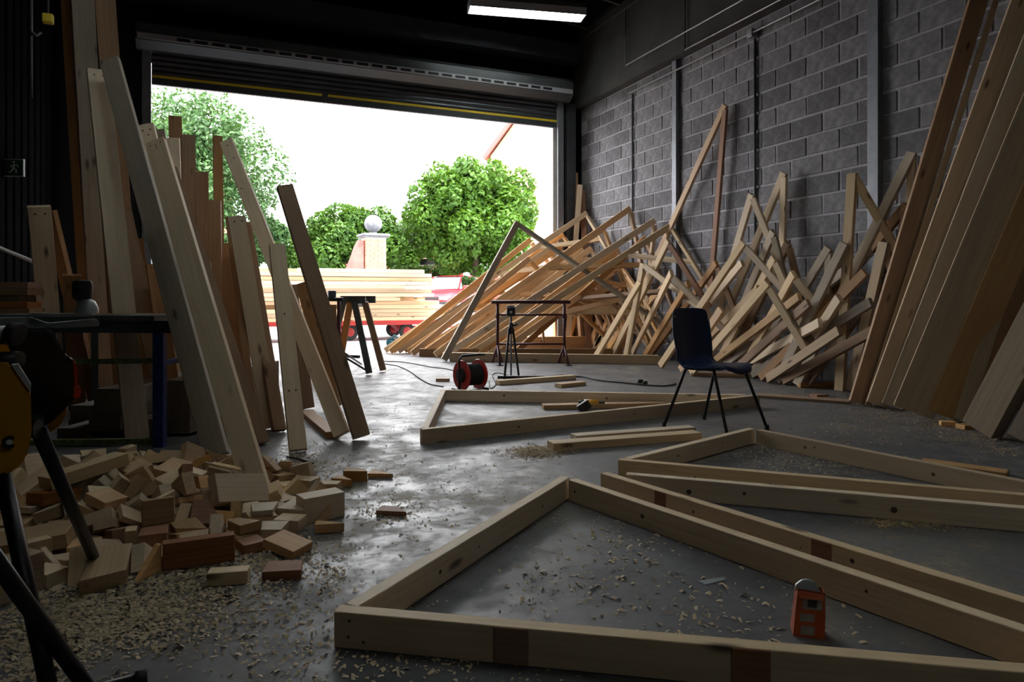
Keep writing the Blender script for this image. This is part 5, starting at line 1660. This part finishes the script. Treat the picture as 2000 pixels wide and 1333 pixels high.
# small blocks lying on the open floor
def wedge_mesh(L, W, T, s, name='offcut'):
    """offcut with one end cut on the skew"""
    vs = []
    for y in (-W / 2, W / 2):
        sk = s * (1 if y > 0 else 0)
        vs += [(-L / 2, y, -T / 2), (L / 2 - sk, y, -T / 2), (L / 2 - sk, y, T / 2), (-L / 2, y, T / 2)]
    fs = [(0, 1, 2, 3), (7, 6, 5, 4), (0, 4, 5, 1), (1, 5, 6, 2), (2, 6, 7, 3), (3, 7, 4, 0)]
    bm = bmesh.new(); me = mesh(name, vs, fs); bm.from_mesh(me)
    bmesh.ops.recalc_face_normals(bm, faces=bm.faces)
    bmesh.ops.bevel(bm, geom=bm.edges[:], offset=.0012, segments=1, affect='EDGES')
    bm.to_mesh(me); bm.free()
    return me


def block(x, y, L, W, T, s, yaw, mat, lab, tilt=(0, 0), name='wood_offcut', cat='offcut'):
    me = wedge_mesh(L, W, T, s)
    p = G(x, y); p.z = 0
    R = Euler((tilt[0], tilt[1], yaw - TH)).to_matrix().to_4x4()
    lo = min((R @ v.co).z for v in me.vertices)
    p.z = -lo + .001
    o = link(name, me, mat, None, Matrix.Translation(p) @ R)
    return tag(o, lab, cat)


block(626, 1012, .17, .09, .10, 0, math.radians(38), W_PALE, 'largest squared wood block on the open floor right of the pile')
block(645, 1038, .11, .05, .035, .09, math.radians(10), W_WARM, 'thin wedge offcut lying in front of the largest block')
block(642, 962, .10, .06, .045, 0, math.radians(-5), W_PALE, 'small squared block just behind the largest block')
block(672, 948, .11, .05, .035, .07, math.radians(-15), W_WARM, 'small wedge in the row behind the largest block, second back')
block(697, 938, .12, .06, .05, .03, math.radians(-2), W_WARM, 'small block third back in the row')
block(746, 931, .13, .06, .02, .09, math.radians(-5), W_WARM, 'flat sliver of wood at the far end of the row')
block(769, 1003, .13, .07, .018, .06, math.radians(-8), W_RED, 'flat reddish offcut lying alone on the open floor')
block(562, 1080, .13, .11, .03, .0, math.radians(-20), W_WARM, 'sloping wedge offcut at the right edge of the pile', (0, .22))
block(555, 1124, .12, .09, .03, .01, math.radians(8), W_RED, 'flat reddish offcut at the front right of the pile')
block(447, 1138, .12, .05, .04, 0, math.radians(12), W_PALE, 'short squared offcut at the front of the pile')
block(1890, 838, .12, .08, .03, 0, math.radians(10), W_WARM, 'small block lying in the shavings at the feet of the planks')
block(1852, 832, .10, .07, .03, 0.02, math.radians(-20), W_WARM, 'small chip of wood left of the block at the feet of the planks')
block(1600, 775, .14, .09, .02, .05, math.radians(20), W_RED, 'reddish chip lying on the thin brown board')

# ------------------------------------------------------------------ the pile of offcuts (settled positions: length, width, thickness, skew, place, turn)
PILE = [
    (0.111,0.1,0.035,0.03,0.081,2.72,0.019,-3.13,0.02,-0.43),
    (0.091,0.09,0.042,0.09,0.417,2.872,0.001,-1.56,0.79,0.4),
    (0.219,0.09,0.045,0,-0.049,2.548,0.046,-1.57,-0.0,0.04),
    (0.127,0.1,0.022,0.03,-0.388,2.767,0.014,-3.11,0.0,-0.26),
    (0.114,0.09,0.02,0.07,-0.606,2.632,0.011,0.0,0.0,-1.81),
    (0.138,0.09,0.042,0.11,-0.113,2.92,0.027,-1.7,0.8,-1.93),
    (0.079,0.1,0.035,0.04,-0.073,2.692,0.019,-3.14,0.01,-1.43),
    (0.127,0.09,0.02,0.11,0.262,3.156,0.023,0.04,-0.07,2.13),
    (0.076,0.09,0.022,0.05,-0.777,3.302,0.048,-2.9,0.04,-1.16),
    (0.149,0.09,0.042,0.11,0.006,2.806,0.018,-1.53,0.64,1.49),
    (0.104,0.1,0.035,0.05,0.218,3.006,0.028,0.03,-3.06,-1.32),
    (0.094,0.1,0.045,0.03,0.168,2.871,0.027,3.12,0.04,-1.37),
    (0.134,0.09,0.02,0.07,-0.182,2.743,0.012,-3.11,-0.0,0.03),
    (0.144,0.09,0.035,0.09,0.425,3.089,0.022,-1.55,0.8,0.53),
    (0.113,0.1,0.045,0.04,-0.798,2.741,0.035,1.57,1.95,-0.1),
    (0.232,0.09,0.045,0,-0.2,2.788,0.048,0.0,-0.1,-1.54),
    (0.122,0.1,0.022,0.04,-0.658,2.988,0.022,0.02,0.11,-1.93),
    (0.093,0.09,0.045,0,-0.306,2.835,0.046,3.1,-0.22,-1.2),
    (0.113,0.1,0.045,0.04,-0.4,2.581,0.035,-1.57,1.19,-1.55),
    (0.144,0.05,0.04,0,-0.502,3.014,0.044,0.22,-0.04,-0.2),
    (0.107,0.09,0.022,0.04,-0.063,2.814,0.017,-3.13,-0.07,1.36),
    (0.074,0.1,0.045,0,-0.486,2.573,0.023,-0.0,-0.0,0.81),
    (0.071,0.1,0.022,0.03,-0.06,3.566,0.066,0.29,0.14,1.8),
    (0.11,0.09,0.02,0.099,-0.158,2.642,0.011,-0.0,0.0,2.99),
    (0.103,0.09,0.035,0.093,-0.757,2.779,0.004,-1.57,0.77,-0.1),
    (0.089,0.1,0.045,0.03,0.128,2.965,0.035,-0.1,-3.12,0.22),
    (0.149,0.09,0.02,0.11,-0.806,3.134,0.027,-2.86,0.07,0.69),
    (0.072,0.1,0.022,0.03,0.101,3.457,0.047,0.15,-0.18,2.71),
    (0.118,0.09,0.042,0.09,-0.463,2.703,0.022,-0.0,-3.14,-0.65),
    (0.091,0.1,0.022,0,-0.3,3.069,0.066,-0.04,-2.81,-1.49),
    (0.122,0.05,0.02,0.04,0.048,3.263,0.066,0.03,-0.25,2.75),
    (0.154,0.05,0.02,0,0.361,3.117,0.015,-0.05,-0.01,-2.26),
    (0.119,0.1,0.035,0.04,0.05,3.126,0.058,-0.09,-0.2,2.82),
    (0.133,0.05,0.02,0,-0.504,2.976,0.042,1.35,0.03,2.94),
    (0.131,0.09,0.042,0.09,-0.154,2.967,0.047,-2.92,0.01,0.19),
    (0.134,0.09,0.042,0.09,0.424,3.048,0.023,0.02,-0.0,1.29),
    (0.128,0.09,0.02,0.07,-0.756,2.654,0.011,-0.0,0.0,-2.65),
    (0.134,0.05,0.02,0,0.005,2.929,0.04,-1.01,-0.08,2.75),
    (0.091,0.1,0.045,0,-0.556,2.732,0.047,0.0,-1.58,2.1),
    (0.102,0.1,0.045,0.03,0.193,2.728,0.024,-0.0,-0.01,2.76),
    (0.135,0.09,0.02,0.11,-0.853,3.185,0.024,-3.13,-0.12,0.45),
    (0.128,0.09,0.035,0.07,-0.436,2.879,0.026,0.06,-0.04,0.16),
    (0.102,0.1,0.022,0,-0.328,2.657,0.012,-0.0,-3.14,0.11),
    (0.08,0.09,0.035,0,0.117,2.625,0.018,-0.0,-3.14,0.31),
    (0.084,0.1,0.045,0,0.268,2.801,0.024,-0.02,0.0,-2.1),
    (0.117,0.09,0.042,0.11,0.077,2.982,0.019,-1.52,0.57,1.53),
    (0.097,0.09,0.02,0.088,-0.199,2.502,0.046,1.57,0.0,-2.27),
    (0.12,0.1,0.022,0.04,-0.591,2.88,0.016,0.02,3.08,1.35),
    (0.124,0.1,0.022,0.03,-0.199,2.617,0.024,-0.25,-3.14,-1.06),
    (0.126,0.09,0.042,0.07,-0.02,2.909,0.063,0.93,0.0,-0.22),
    (0.116,0.09,0.02,0.11,-0.083,2.752,0.043,-0.24,0.04,0.32),
    (0.125,0.09,0.035,0.07,0.102,2.832,0.022,0.04,0.02,-0.08),
    (0.095,0.09,0.035,0.07,0.197,3.226,0.034,1.57,2.39,-0.21),
    (0.081,0.09,0.022,0.03,-0.415,2.783,0.038,0.0,0.04,-1.65),
    (0.136,0.09,0.02,0.11,-0.495,2.648,0.009,-1.57,0.69,-0.67),
    (0.082,0.09,0.035,0.04,0.099,2.739,0.056,0.02,0.0,0.49),
    (0.093,0.09,0.035,0.084,-0.427,3.08,0.066,-3.06,-0.3,1.14),
    (0.106,0.09,0.02,0.09,-0.509,3.127,0.063,-0.08,-0.28,1.14),
    (0.087,0.09,0.035,0.04,-0.269,2.757,0.048,1.57,-0.04,1.59),
    (0.111,0.09,0.022,0.04,-0.708,2.573,0.012,-0.0,-0.0,1.91),
    (0.123,0.09,0.022,0.05,-0.83,2.869,0.034,-1.79,1.05,1.29),
    (0.1,0.09,0.02,0.07,0.177,3.296,0.038,0.04,-0.16,2.93),
    (0.18,0.09,0.045,0,-0.407,3.089,0.106,-0.23,0.22,-1.37),
    (0.092,0.09,0.035,0.04,-0.058,2.619,0.018,-3.14,-0.0,-0.16),
    (0.148,0.09,0.02,0.07,-0.345,2.719,0.048,-0.0,-2.96,-1.11),
    (0.092,0.09,0.042,0.09,-0.217,2.573,0.028,-1.8,0.6,1.21),
    (0.071,0.09,0.035,0.03,-0.74,3.049,0.027,0.03,3.03,1.17),
    (0.13,0.09,0.035,0.07,-0.343,2.91,0.058,2.52,-0.07,0.21),
    (0.098,0.09,0.045,0.04,0.215,3.15,0.051,-0.28,0.4,2.9),
    (0.114,0.09,0.042,0.11,-0.025,3.037,0.049,-0.36,0.33,0.88),
    (0.108,0.1,0.045,0.04,-0.191,2.893,0.116,0.11,-1.47,1.63),
    (0.139,0.09,0.035,0.07,-0.089,2.79,0.046,-3.12,0.06,-1.25),
    (0.118,0.09,0.035,0.03,-0.068,2.634,0.055,-0.0,-0.0,1.54),
    (0.126,0.1,0.035,0.04,-0.524,3.32,0.129,0.05,0.33,-2.27),
    (0.083,0.05,0.04,0.04,0.19,3.359,0.045,2.97,0.05,-1.11),
    (0.144,0.09,0.035,0.09,-0.753,2.637,0.04,-3.14,-0.0,0.68),
    (0.093,0.1,0.022,0.05,0.004,2.629,0.012,-0.0,3.14,-0.03),
    (0.116,0.1,0.045,0.03,-0.384,2.959,0.066,-0.3,0.56,1.33),
    (0.167,0.09,0.045,0,-0.7,3.121,0.046,-0.21,3.1,-0.41),
    (0.104,0.09,0.035,0,-0.193,2.85,0.112,1.47,-0.0,0.17),
    (0.114,0.09,0.042,0.07,-0.564,3.108,0.083,2.84,0.0,1.32),
    (0.118,0.09,0.042,0.07,-0.643,2.728,0.022,-0.0,0.0,-1.6),
    (0.135,0.09,0.042,0.09,-0.662,2.507,0.017,-1.57,0.79,0.34),
    (0.202,0.09,0.045,0,-0.17,3.343,0.146,0.27,-0.01,1.24),
    (0.122,0.09,0.02,0.11,-0.156,3.614,0.071,0.34,-0.06,2.74),
    (0.128,0.09,0.045,0.03,-0.903,3.252,0.05,0.23,-0.04,-1.98),
    (0.096,0.1,0.045,0.05,-0.079,3.674,0.068,0.52,-0.03,2.74),
    (0.102,0.09,0.042,0.092,0.331,3.265,0.013,1.56,2.44,0.18),
    (0.144,0.09,0.02,0.11,-0.57,3.687,0.07,0.3,0.11,3.01),
    (0.147,0.09,0.02,0.07,0.311,3.351,0.019,3.05,0.01,-1.21),
    (0.102,0.09,0.022,0,-0.101,3.034,0.083,0.07,0.47,1.89),
    (0.139,0.09,0.035,0.07,0.382,3.41,0.022,0.04,-0.02,2.46),
    (0.118,0.1,0.035,0,-0.788,3.256,0.072,-0.22,0.09,2.78),
    (0.077,0.1,0.045,0.04,-0.873,3.442,0.062,-1.21,0.93,-1.97),
    (0.135,0.09,0.042,0.11,-0.345,3.661,0.094,0.25,-0.26,-2.53),
    (0.129,0.09,0.035,0.09,-0.027,3.154,0.072,-1.41,0.54,1.97),
    (0.132,0.09,0.035,0.07,-0.723,3.591,0.073,-0.25,0.11,1.24),
    (0.142,0.05,0.04,0.04,-0.051,3.103,0.087,-1.49,0.2,1.91),
    (0.119,0.1,0.022,0,-0.277,2.951,0.068,-2.89,0.55,0.33),
    (0.121,0.1,0.035,0.05,0.116,3.559,0.04,0.05,-0.17,-3.0),
    (0.096,0.05,0.04,0.04,-0.847,3.529,0.053,0.19,0.06,-1.98),
    (0.148,0.09,0.035,0.07,-0.541,3.872,0.051,-0.85,0.78,-2.66),
    (0.093,0.09,0.042,0.09,-0.755,3.435,0.055,-1.23,0.94,-1.95),
    (0.105,0.1,0.022,0.03,0.183,2.888,0.063,-3.1,0.04,0.01),
    (0.106,0.09,0.02,0.096,-0.265,3.359,0.151,-0.13,3.14,1.24),
    (0.197,0.09,0.045,0,-0.266,3.606,0.129,0.43,3.1,0.12),
    (0.089,0.09,0.045,0,0.294,3.477,0.031,-0.08,-0.0,-1.1),
    (0.111,0.05,0.02,0,-0.008,3.249,0.079,0.22,-2.97,-1.29),
    (0.098,0.1,0.022,0.05,0.143,3.187,0.054,0.32,2.36,0.8),
    (0.118,0.1,0.045,0.03,0.043,3.628,0.066,-2.33,1.36,-0.55),
    (0.12,0.09,0.045,0.03,-0.704,3.789,0.047,0.15,-0.08,-2.14),
    (0.093,0.09,0.02,0.07,-0.504,3.502,0.131,0.23,-0.1,-2.03),
    (0.142,0.09,0.042,0.07,-0.192,3.078,0.086,-1.66,0.58,1.9),
    (0.086,0.1,0.022,0.04,-0.541,3.833,0.046,-0.53,0.95,-2.25),
    (0.12,0.09,0.035,0.09,0.077,3.097,0.087,-3.01,0.18,-0.07),
    (0.102,0.09,0.035,0.05,0.193,3.429,0.044,1.53,2.25,0.44),
    (0.124,0.1,0.022,0.04,-0.748,3.699,0.045,-0.18,0.09,1.17),
    (0.081,0.1,0.035,0.05,-0.144,3.551,0.092,-2.21,0.91,-1.47),
    (0.142,0.09,0.02,0.09,0.278,3.568,0.051,1.6,-0.03,2.71),
    (0.124,0.1,0.035,0.04,0.033,3.466,0.068,-0.22,-0.16,-1.67),
    (0.112,0.09,0.042,0.11,-0.278,3.036,0.069,1.15,2.51,-0.34),
    (0.077,0.09,0.045,0,-0.081,3.313,0.119,0.06,-0.3,2.81),
    (0.1,0.09,0.02,0.07,-0.622,3.706,0.059,-0.28,-0.06,0.09),
    (0.099,0.1,0.045,0.03,0.393,3.495,0.036,-1.66,1.29,-0.66),
    (0.098,0.09,0.02,0.09,-0.461,2.98,0.077,1.25,2.27,-0.09),
    (0.095,0.1,0.022,0.04,-0.677,3.218,0.094,-0.21,-0.92,-2.53),
    (0.073,0.1,0.035,0.05,0.083,3.231,0.093,-0.55,-3.11,-0.01),
    (0.145,0.09,0.042,0.07,-0.546,3.775,0.068,2.63,-0.02,0.03),
    (0.141,0.09,0.02,0.09,-0.8,3.495,0.061,-1.87,0.75,1.26),
    (0.108,0.05,0.04,0.04,-0.155,3.725,0.055,1.8,0.1,2.21),
    (0.128,0.05,0.04,0,-0.385,3.737,0.069,0.15,-0.26,-2.27),
    (0.075,0.1,0.045,0.04,-0.11,3.225,0.114,-0.01,-2.83,-0.88),
    (0.094,0.05,0.04,0,-0.262,3.224,0.133,-0.08,-0.33,1.97),
    (0.122,0.1,0.022,0.05,-0.893,3.363,0.034,0.14,0.08,-1.98),
    (0.179,0.09,0.045,0,0.155,3.536,0.078,0.17,-3.11,-0.99),
    (0.224,0.09,0.045,0,-0.686,3.389,0.126,0.0,-0.31,1.05),
    (0.07,0.1,0.022,0.05,-0.623,3.147,0.091,-0.11,-0.09,-0.82),
    (0.227,0.09,0.045,0,-0.492,3.724,0.1,0.16,-0.44,-2.29),
    (0.141,0.09,0.035,0.07,-0.631,3.921,0.027,3.07,-0.04,-0.41),
    (0.096,0.05,0.02,0.04,-0.078,3.472,0.105,-0.24,0.4,2.11),
    (0.134,0.09,0.042,0.09,-0.135,3.146,0.095,0.04,-2.82,-1.33),
    (0.14,0.09,0.035,0.07,-0.63,3.492,0.116,-2.91,-0.07,-0.28),
    (0.136,0.09,0.02,0.07,-0.614,3.574,0.092,0.28,-0.12,-2.02),
    (0.11,0.09,0.035,0.04,-0.267,3.753,0.068,0.65,0.07,2.54),
    (0.123,0.05,0.04,0.04,-0.065,3.596,0.111,-1.11,0.67,-2.66),
    (0.118,0.09,0.02,0.11,-0.516,3.585,0.107,-3.05,0.31,0.2),
    (0.107,0.09,0.02,0.07,-0.04,3.49,0.094,-0.27,0.38,2.03),
    (0.117,0.09,0.042,0.09,0.08,3.165,0.094,-1.3,0.85,0.1),
    (0.092,0.05,0.02,0,-0.88,3.173,0.051,-0.32,-0.11,0.16),
    (0.075,0.09,0.035,0.03,-0.554,2.952,0.032,1.18,1.89,-0.57),
    (0.137,0.09,0.02,0.07,-0.565,3.417,0.122,3.05,-0.3,0.46),
    (0.168,0.09,0.045,0,0.144,3.352,0.094,-0.82,-0.12,1.56),
    (0.16,0.09,0.045,0,-0.578,3.191,0.121,0.04,-3.04,0.84),
    (0.101,0.1,0.035,0.05,-0.164,3.504,0.116,-0.28,0.26,-0.03),
    (0.129,0.05,0.04,0,-0.864,3.045,0.029,-1.62,-0.0,2.4),
    (0.145,0.05,0.04,0.04,-0.693,3.817,0.093,1.52,0.17,1.82),
    (0.14,0.05,0.02,0.04,-0.737,3.413,0.084,1.37,-0.22,0.96),
    (0.095,0.09,0.042,0.09,-0.381,3.269,0.126,-1.1,0.83,-0.28),
    (0.082,0.05,0.02,0,-0.236,3.434,0.142,-0.24,0.14,-0.33),
    (0.126,0.09,0.042,0.09,0.238,3.538,0.059,-1.73,0.48,-1.0),
    (0.192,0.09,0.045,0,-0.142,3.706,0.12,0.52,-3.12,-0.41),
    (0.084,0.05,0.02,0.04,-0.834,3.346,0.047,-1.29,1.03,-1.8),
    (0.086,0.05,0.04,0,-0.627,3.619,0.112,-0.15,-0.27,-0.3),
    (0.094,0.09,0.042,0.09,-0.25,3.137,0.098,-1.14,0.82,-2.46),
    (0.104,0.09,0.042,0.09,-0.116,3.192,0.137,-1.85,1.05,-1.62),
    (0.11,0.09,0.035,0.09,-0.259,3.527,0.139,-1.96,0.64,0.05),
    (0.103,0.09,0.035,0.03,0.043,3.358,0.077,-2.88,0.13,1.43),
    (0.12,0.05,0.04,0.04,-0.053,3.134,0.134,1.46,-0.2,-1.23),
    (0.131,0.09,0.02,0.07,-0.509,3.063,0.095,-1.25,0.83,-1.21),
    (0.103,0.1,0.035,0,-0.098,3.537,0.162,-1.06,-0.51,-2.57),
    (0.081,0.1,0.022,0,0.013,3.213,0.124,1.74,-1.28,-0.38),
    (0.111,0.09,0.035,0.04,-0.485,3.441,0.178,1.7,-0.19,-1.02),
    (0.082,0.05,0.04,0,-0.61,3.262,0.092,0.02,2.78,0.86),
    (0.09,0.09,0.035,0.03,-0.448,3.582,0.123,2.86,-0.21,-0.5),
    (0.127,0.09,0.02,0.09,-0.389,3.444,0.154,0.08,3.02,-0.93),
    (0.206,0.09,0.045,0,-0.632,3.85,0.098,0.01,0.31,1.81),
    (0.084,0.1,0.035,0.03,-0.771,3.0,0.031,-1.32,1.29,-0.79),
    (0.104,0.09,0.022,0.03,-0.114,3.064,0.114,-3.05,0.16,-1.14),
    (0.091,0.09,0.022,0,-0.696,3.206,0.085,-0.17,-2.2,0.56),
    (0.122,0.09,0.045,0.05,0.008,3.569,0.108,-1.47,-0.32,-2.83),
    (0.097,0.1,0.045,0,-0.804,3.104,0.078,0.28,0.22,-1.24),
    (0.099,0.09,0.035,0.09,-0.321,3.797,0.064,-1.67,0.09,-0.79),
    (0.135,0.09,0.042,0.11,-0.803,3.222,0.092,-1.5,0.46,0.58),
    (0.086,0.09,0.035,0.05,-0.07,3.492,0.137,-0.32,0.33,1.88),
    (0.142,0.05,0.04,0,-0.449,3.813,0.1,0.0,-2.68,1.2),
    (0.098,0.09,0.02,0.088,-0.656,3.684,0.083,-2.12,1.03,0.71),
    (0.144,0.05,0.04,0,-0.26,3.488,0.17,2.81,-0.01,0.3),
    (0.107,0.05,0.04,0,0.005,3.42,0.122,0.05,-2.89,0.34),
    (0.121,0.09,0.02,0.07,-0.156,3.172,0.145,-2.76,-0.14,0.8),
    (0.109,0.09,0.042,0.07,0.084,3.491,0.094,-0.25,0.11,-0.68),
    (0.103,0.1,0.035,0,-0.381,3.02,0.131,-0.31,-3.1,0.89),
    (0.112,0.1,0.045,0.03,-0.389,3.515,0.169,2.9,-0.48,-0.51),
    (0.086,0.09,0.022,0,-0.472,3.395,0.19,0.86,-0.51,0.88),
    (0.112,0.09,0.042,0.11,-0.337,3.728,0.094,-1.11,0.78,2.82),
    (0.109,0.09,0.02,0.098,-0.008,3.476,0.135,-2.83,-0.35,-1.21),
    (0.108,0.1,0.035,0.03,-0.54,3.845,0.116,-0.75,-0.01,-3.05),
    (0.128,0.09,0.042,0.11,-0.115,3.058,0.133,-1.59,0.53,1.98),
    (0.15,0.09,0.042,0.07,-0.393,3.82,0.098,0.0,1.52,2.74),
    (0.116,0.1,0.035,0,-0.308,3.32,0.168,-0.22,-3.06,-1.1),
    (0.1,0.09,0.045,0,-0.565,3.585,0.16,2.95,0.27,-0.72),
    (0.12,0.09,0.035,0.04,0.038,3.238,0.126,-1.52,0.26,-0.21),
    (0.112,0.09,0.035,0.11,-0.423,3.246,0.11,1.09,2.58,-0.86),
    (0.148,0.09,0.042,0.07,-0.316,3.159,0.127,-0.87,0.31,1.94),
    (0.087,0.05,0.04,0.04,-0.352,3.668,0.148,1.66,-0.41,-1.65),
    (0.136,0.09,0.02,0.11,0.028,3.387,0.108,1.59,2.71,0.32),
    (0.097,0.09,0.042,0.087,0.029,3.285,0.089,-1.51,1.07,-0.14),
    (0.092,0.09,0.035,0.05,-0.762,3.476,0.118,-1.43,0.58,-1.99),
    (0.099,0.09,0.022,0.05,-0.431,3.642,0.106,-0.48,1.0,-2.75),
    (0.113,0.09,0.02,0.11,-0.281,3.205,0.153,1.27,2.72,-0.7),
    (0.139,0.05,0.04,0,-0.347,3.149,0.156,0.9,-0.09,-1.38),
    (0.3,0.11,0.05,0,-0.488,3.287,0.19,-0.07,-0.14,0.58),
    (0.24,0.12,0.05,0,0.09,3.053,0.107,1.02,0.22,0.59),
    (0.36,0.14,0.05,0,-0.639,2.86,0.051,0.09,-0.11,-0.09),
    (0.2,0.12,0.1,0,-0.751,3.659,0.135,1.28,0.13,1.17),
    (0.22,0.12,0.05,0.04,-0.314,2.521,0.038,-0.03,0.14,-1.57),
    (0.2,0.12,0.07,0,-0.576,2.466,0.061,1.57,-0.0,0.77),
    (0.17,0.11,0.06,0,0.318,2.922,0.033,0.03,-0.01,1.02)]
def mound_h(xc, d): return .15 * math.exp(-(((xc + 1.66) / .42) ** 2 + ((d - 2.98) / .30) ** 2))
vv, ff = [], []
for i in range(40):
    for j in range(40):
        xc, d = -2.9 + i * 2.4 / 39, 2.1 + j * 1.6 / 39
        h_ = mound_h(xc, d)
        vv.append(C(xc, d, h_ - .003 if h_ > .006 else -.02))
for i in range(39):
    for j in range(39):
        q = i * 40 + j; ff.append((q, q + 40, q + 41, q + 1))
tag(link('sawdust_mound', mesh('sawdust_mound', vv, ff, True), SHAV), 'mound of sawdust under the pile of offcuts', 'sawdust', None, 'stuff')
ORD = ['first', 'second', 'third', 'fourth', 'fifth', 'sixth', 'seventh', 'eighth', 'ninth', 'tenth', 'eleventh', 'twelfth', 'thirteenth', 'fourteenth', 'fifteenth', 'sixteenth', 'seventeenth', 'eighteenth', 'nineteenth', 'twentieth'] + ['twenty-' + q for q in ('first', 'second', 'third', 'fourth', 'fifth', 'sixth', 'seventh', 'eighth', 'ninth')] + ['thirtieth'] + ['thirty-' + q for q in ('first', 'second', 'third', 'fourth', 'fifth', 'sixth', 'seventh', 'eighth', 'ninth')] + ['fortieth'] + ['forty-' + q for q in ('first', 'second', 'third', 'fourth', 'fifth', 'sixth', 'seventh', 'eighth', 'ninth')]
rp = random.Random(17)
pcs = {}
for L, W, T, s, x, y, z, a, b, c in PILE:
    k = rp.random()
    mt, colr = (W_PALE, 'pale') if k < .45 else (W_TAN, 'tan') if k < .78 else (W_WARM, 'orange brown') if k < .93 else (W_RED, 'reddish')
    kind = 'squared block' if s == 0 and L < .17 else 'short board end' if L >= .17 else 'skew cut wedge'
    v = Vector((x, y, z)); d = v.dot(FWD); px = 1000 + FPX * v.dot(RGT) / d
    where = 'high on the pile' if z > .12 else 'at the back of the pile' if d > 3.05 else 'at the front of the pile' if d < 2.55 else 'in the middle of the pile'
    me = wedge_mesh(L, W, T, s)
    o = link('wood_offcut', me, mt, None, Matrix.Translation(v) @ Euler((a, b, c)).to_matrix().to_4x4())
    pcs.setdefault((kind, colr, where), []).append((px, o))
for (kind, colr, where), lst in pcs.items():
    lst.sort(key=lambda q: q[0])
    for i, (px, o) in enumerate(lst):
        lab = '%s %s %s' % (colr, kind, where)
        if len(lst) > 1: lab += ', ' + ORD[min(i, 48)] + ' such from the left'
        tag(o, lab, 'offcut', 'pile of offcuts')
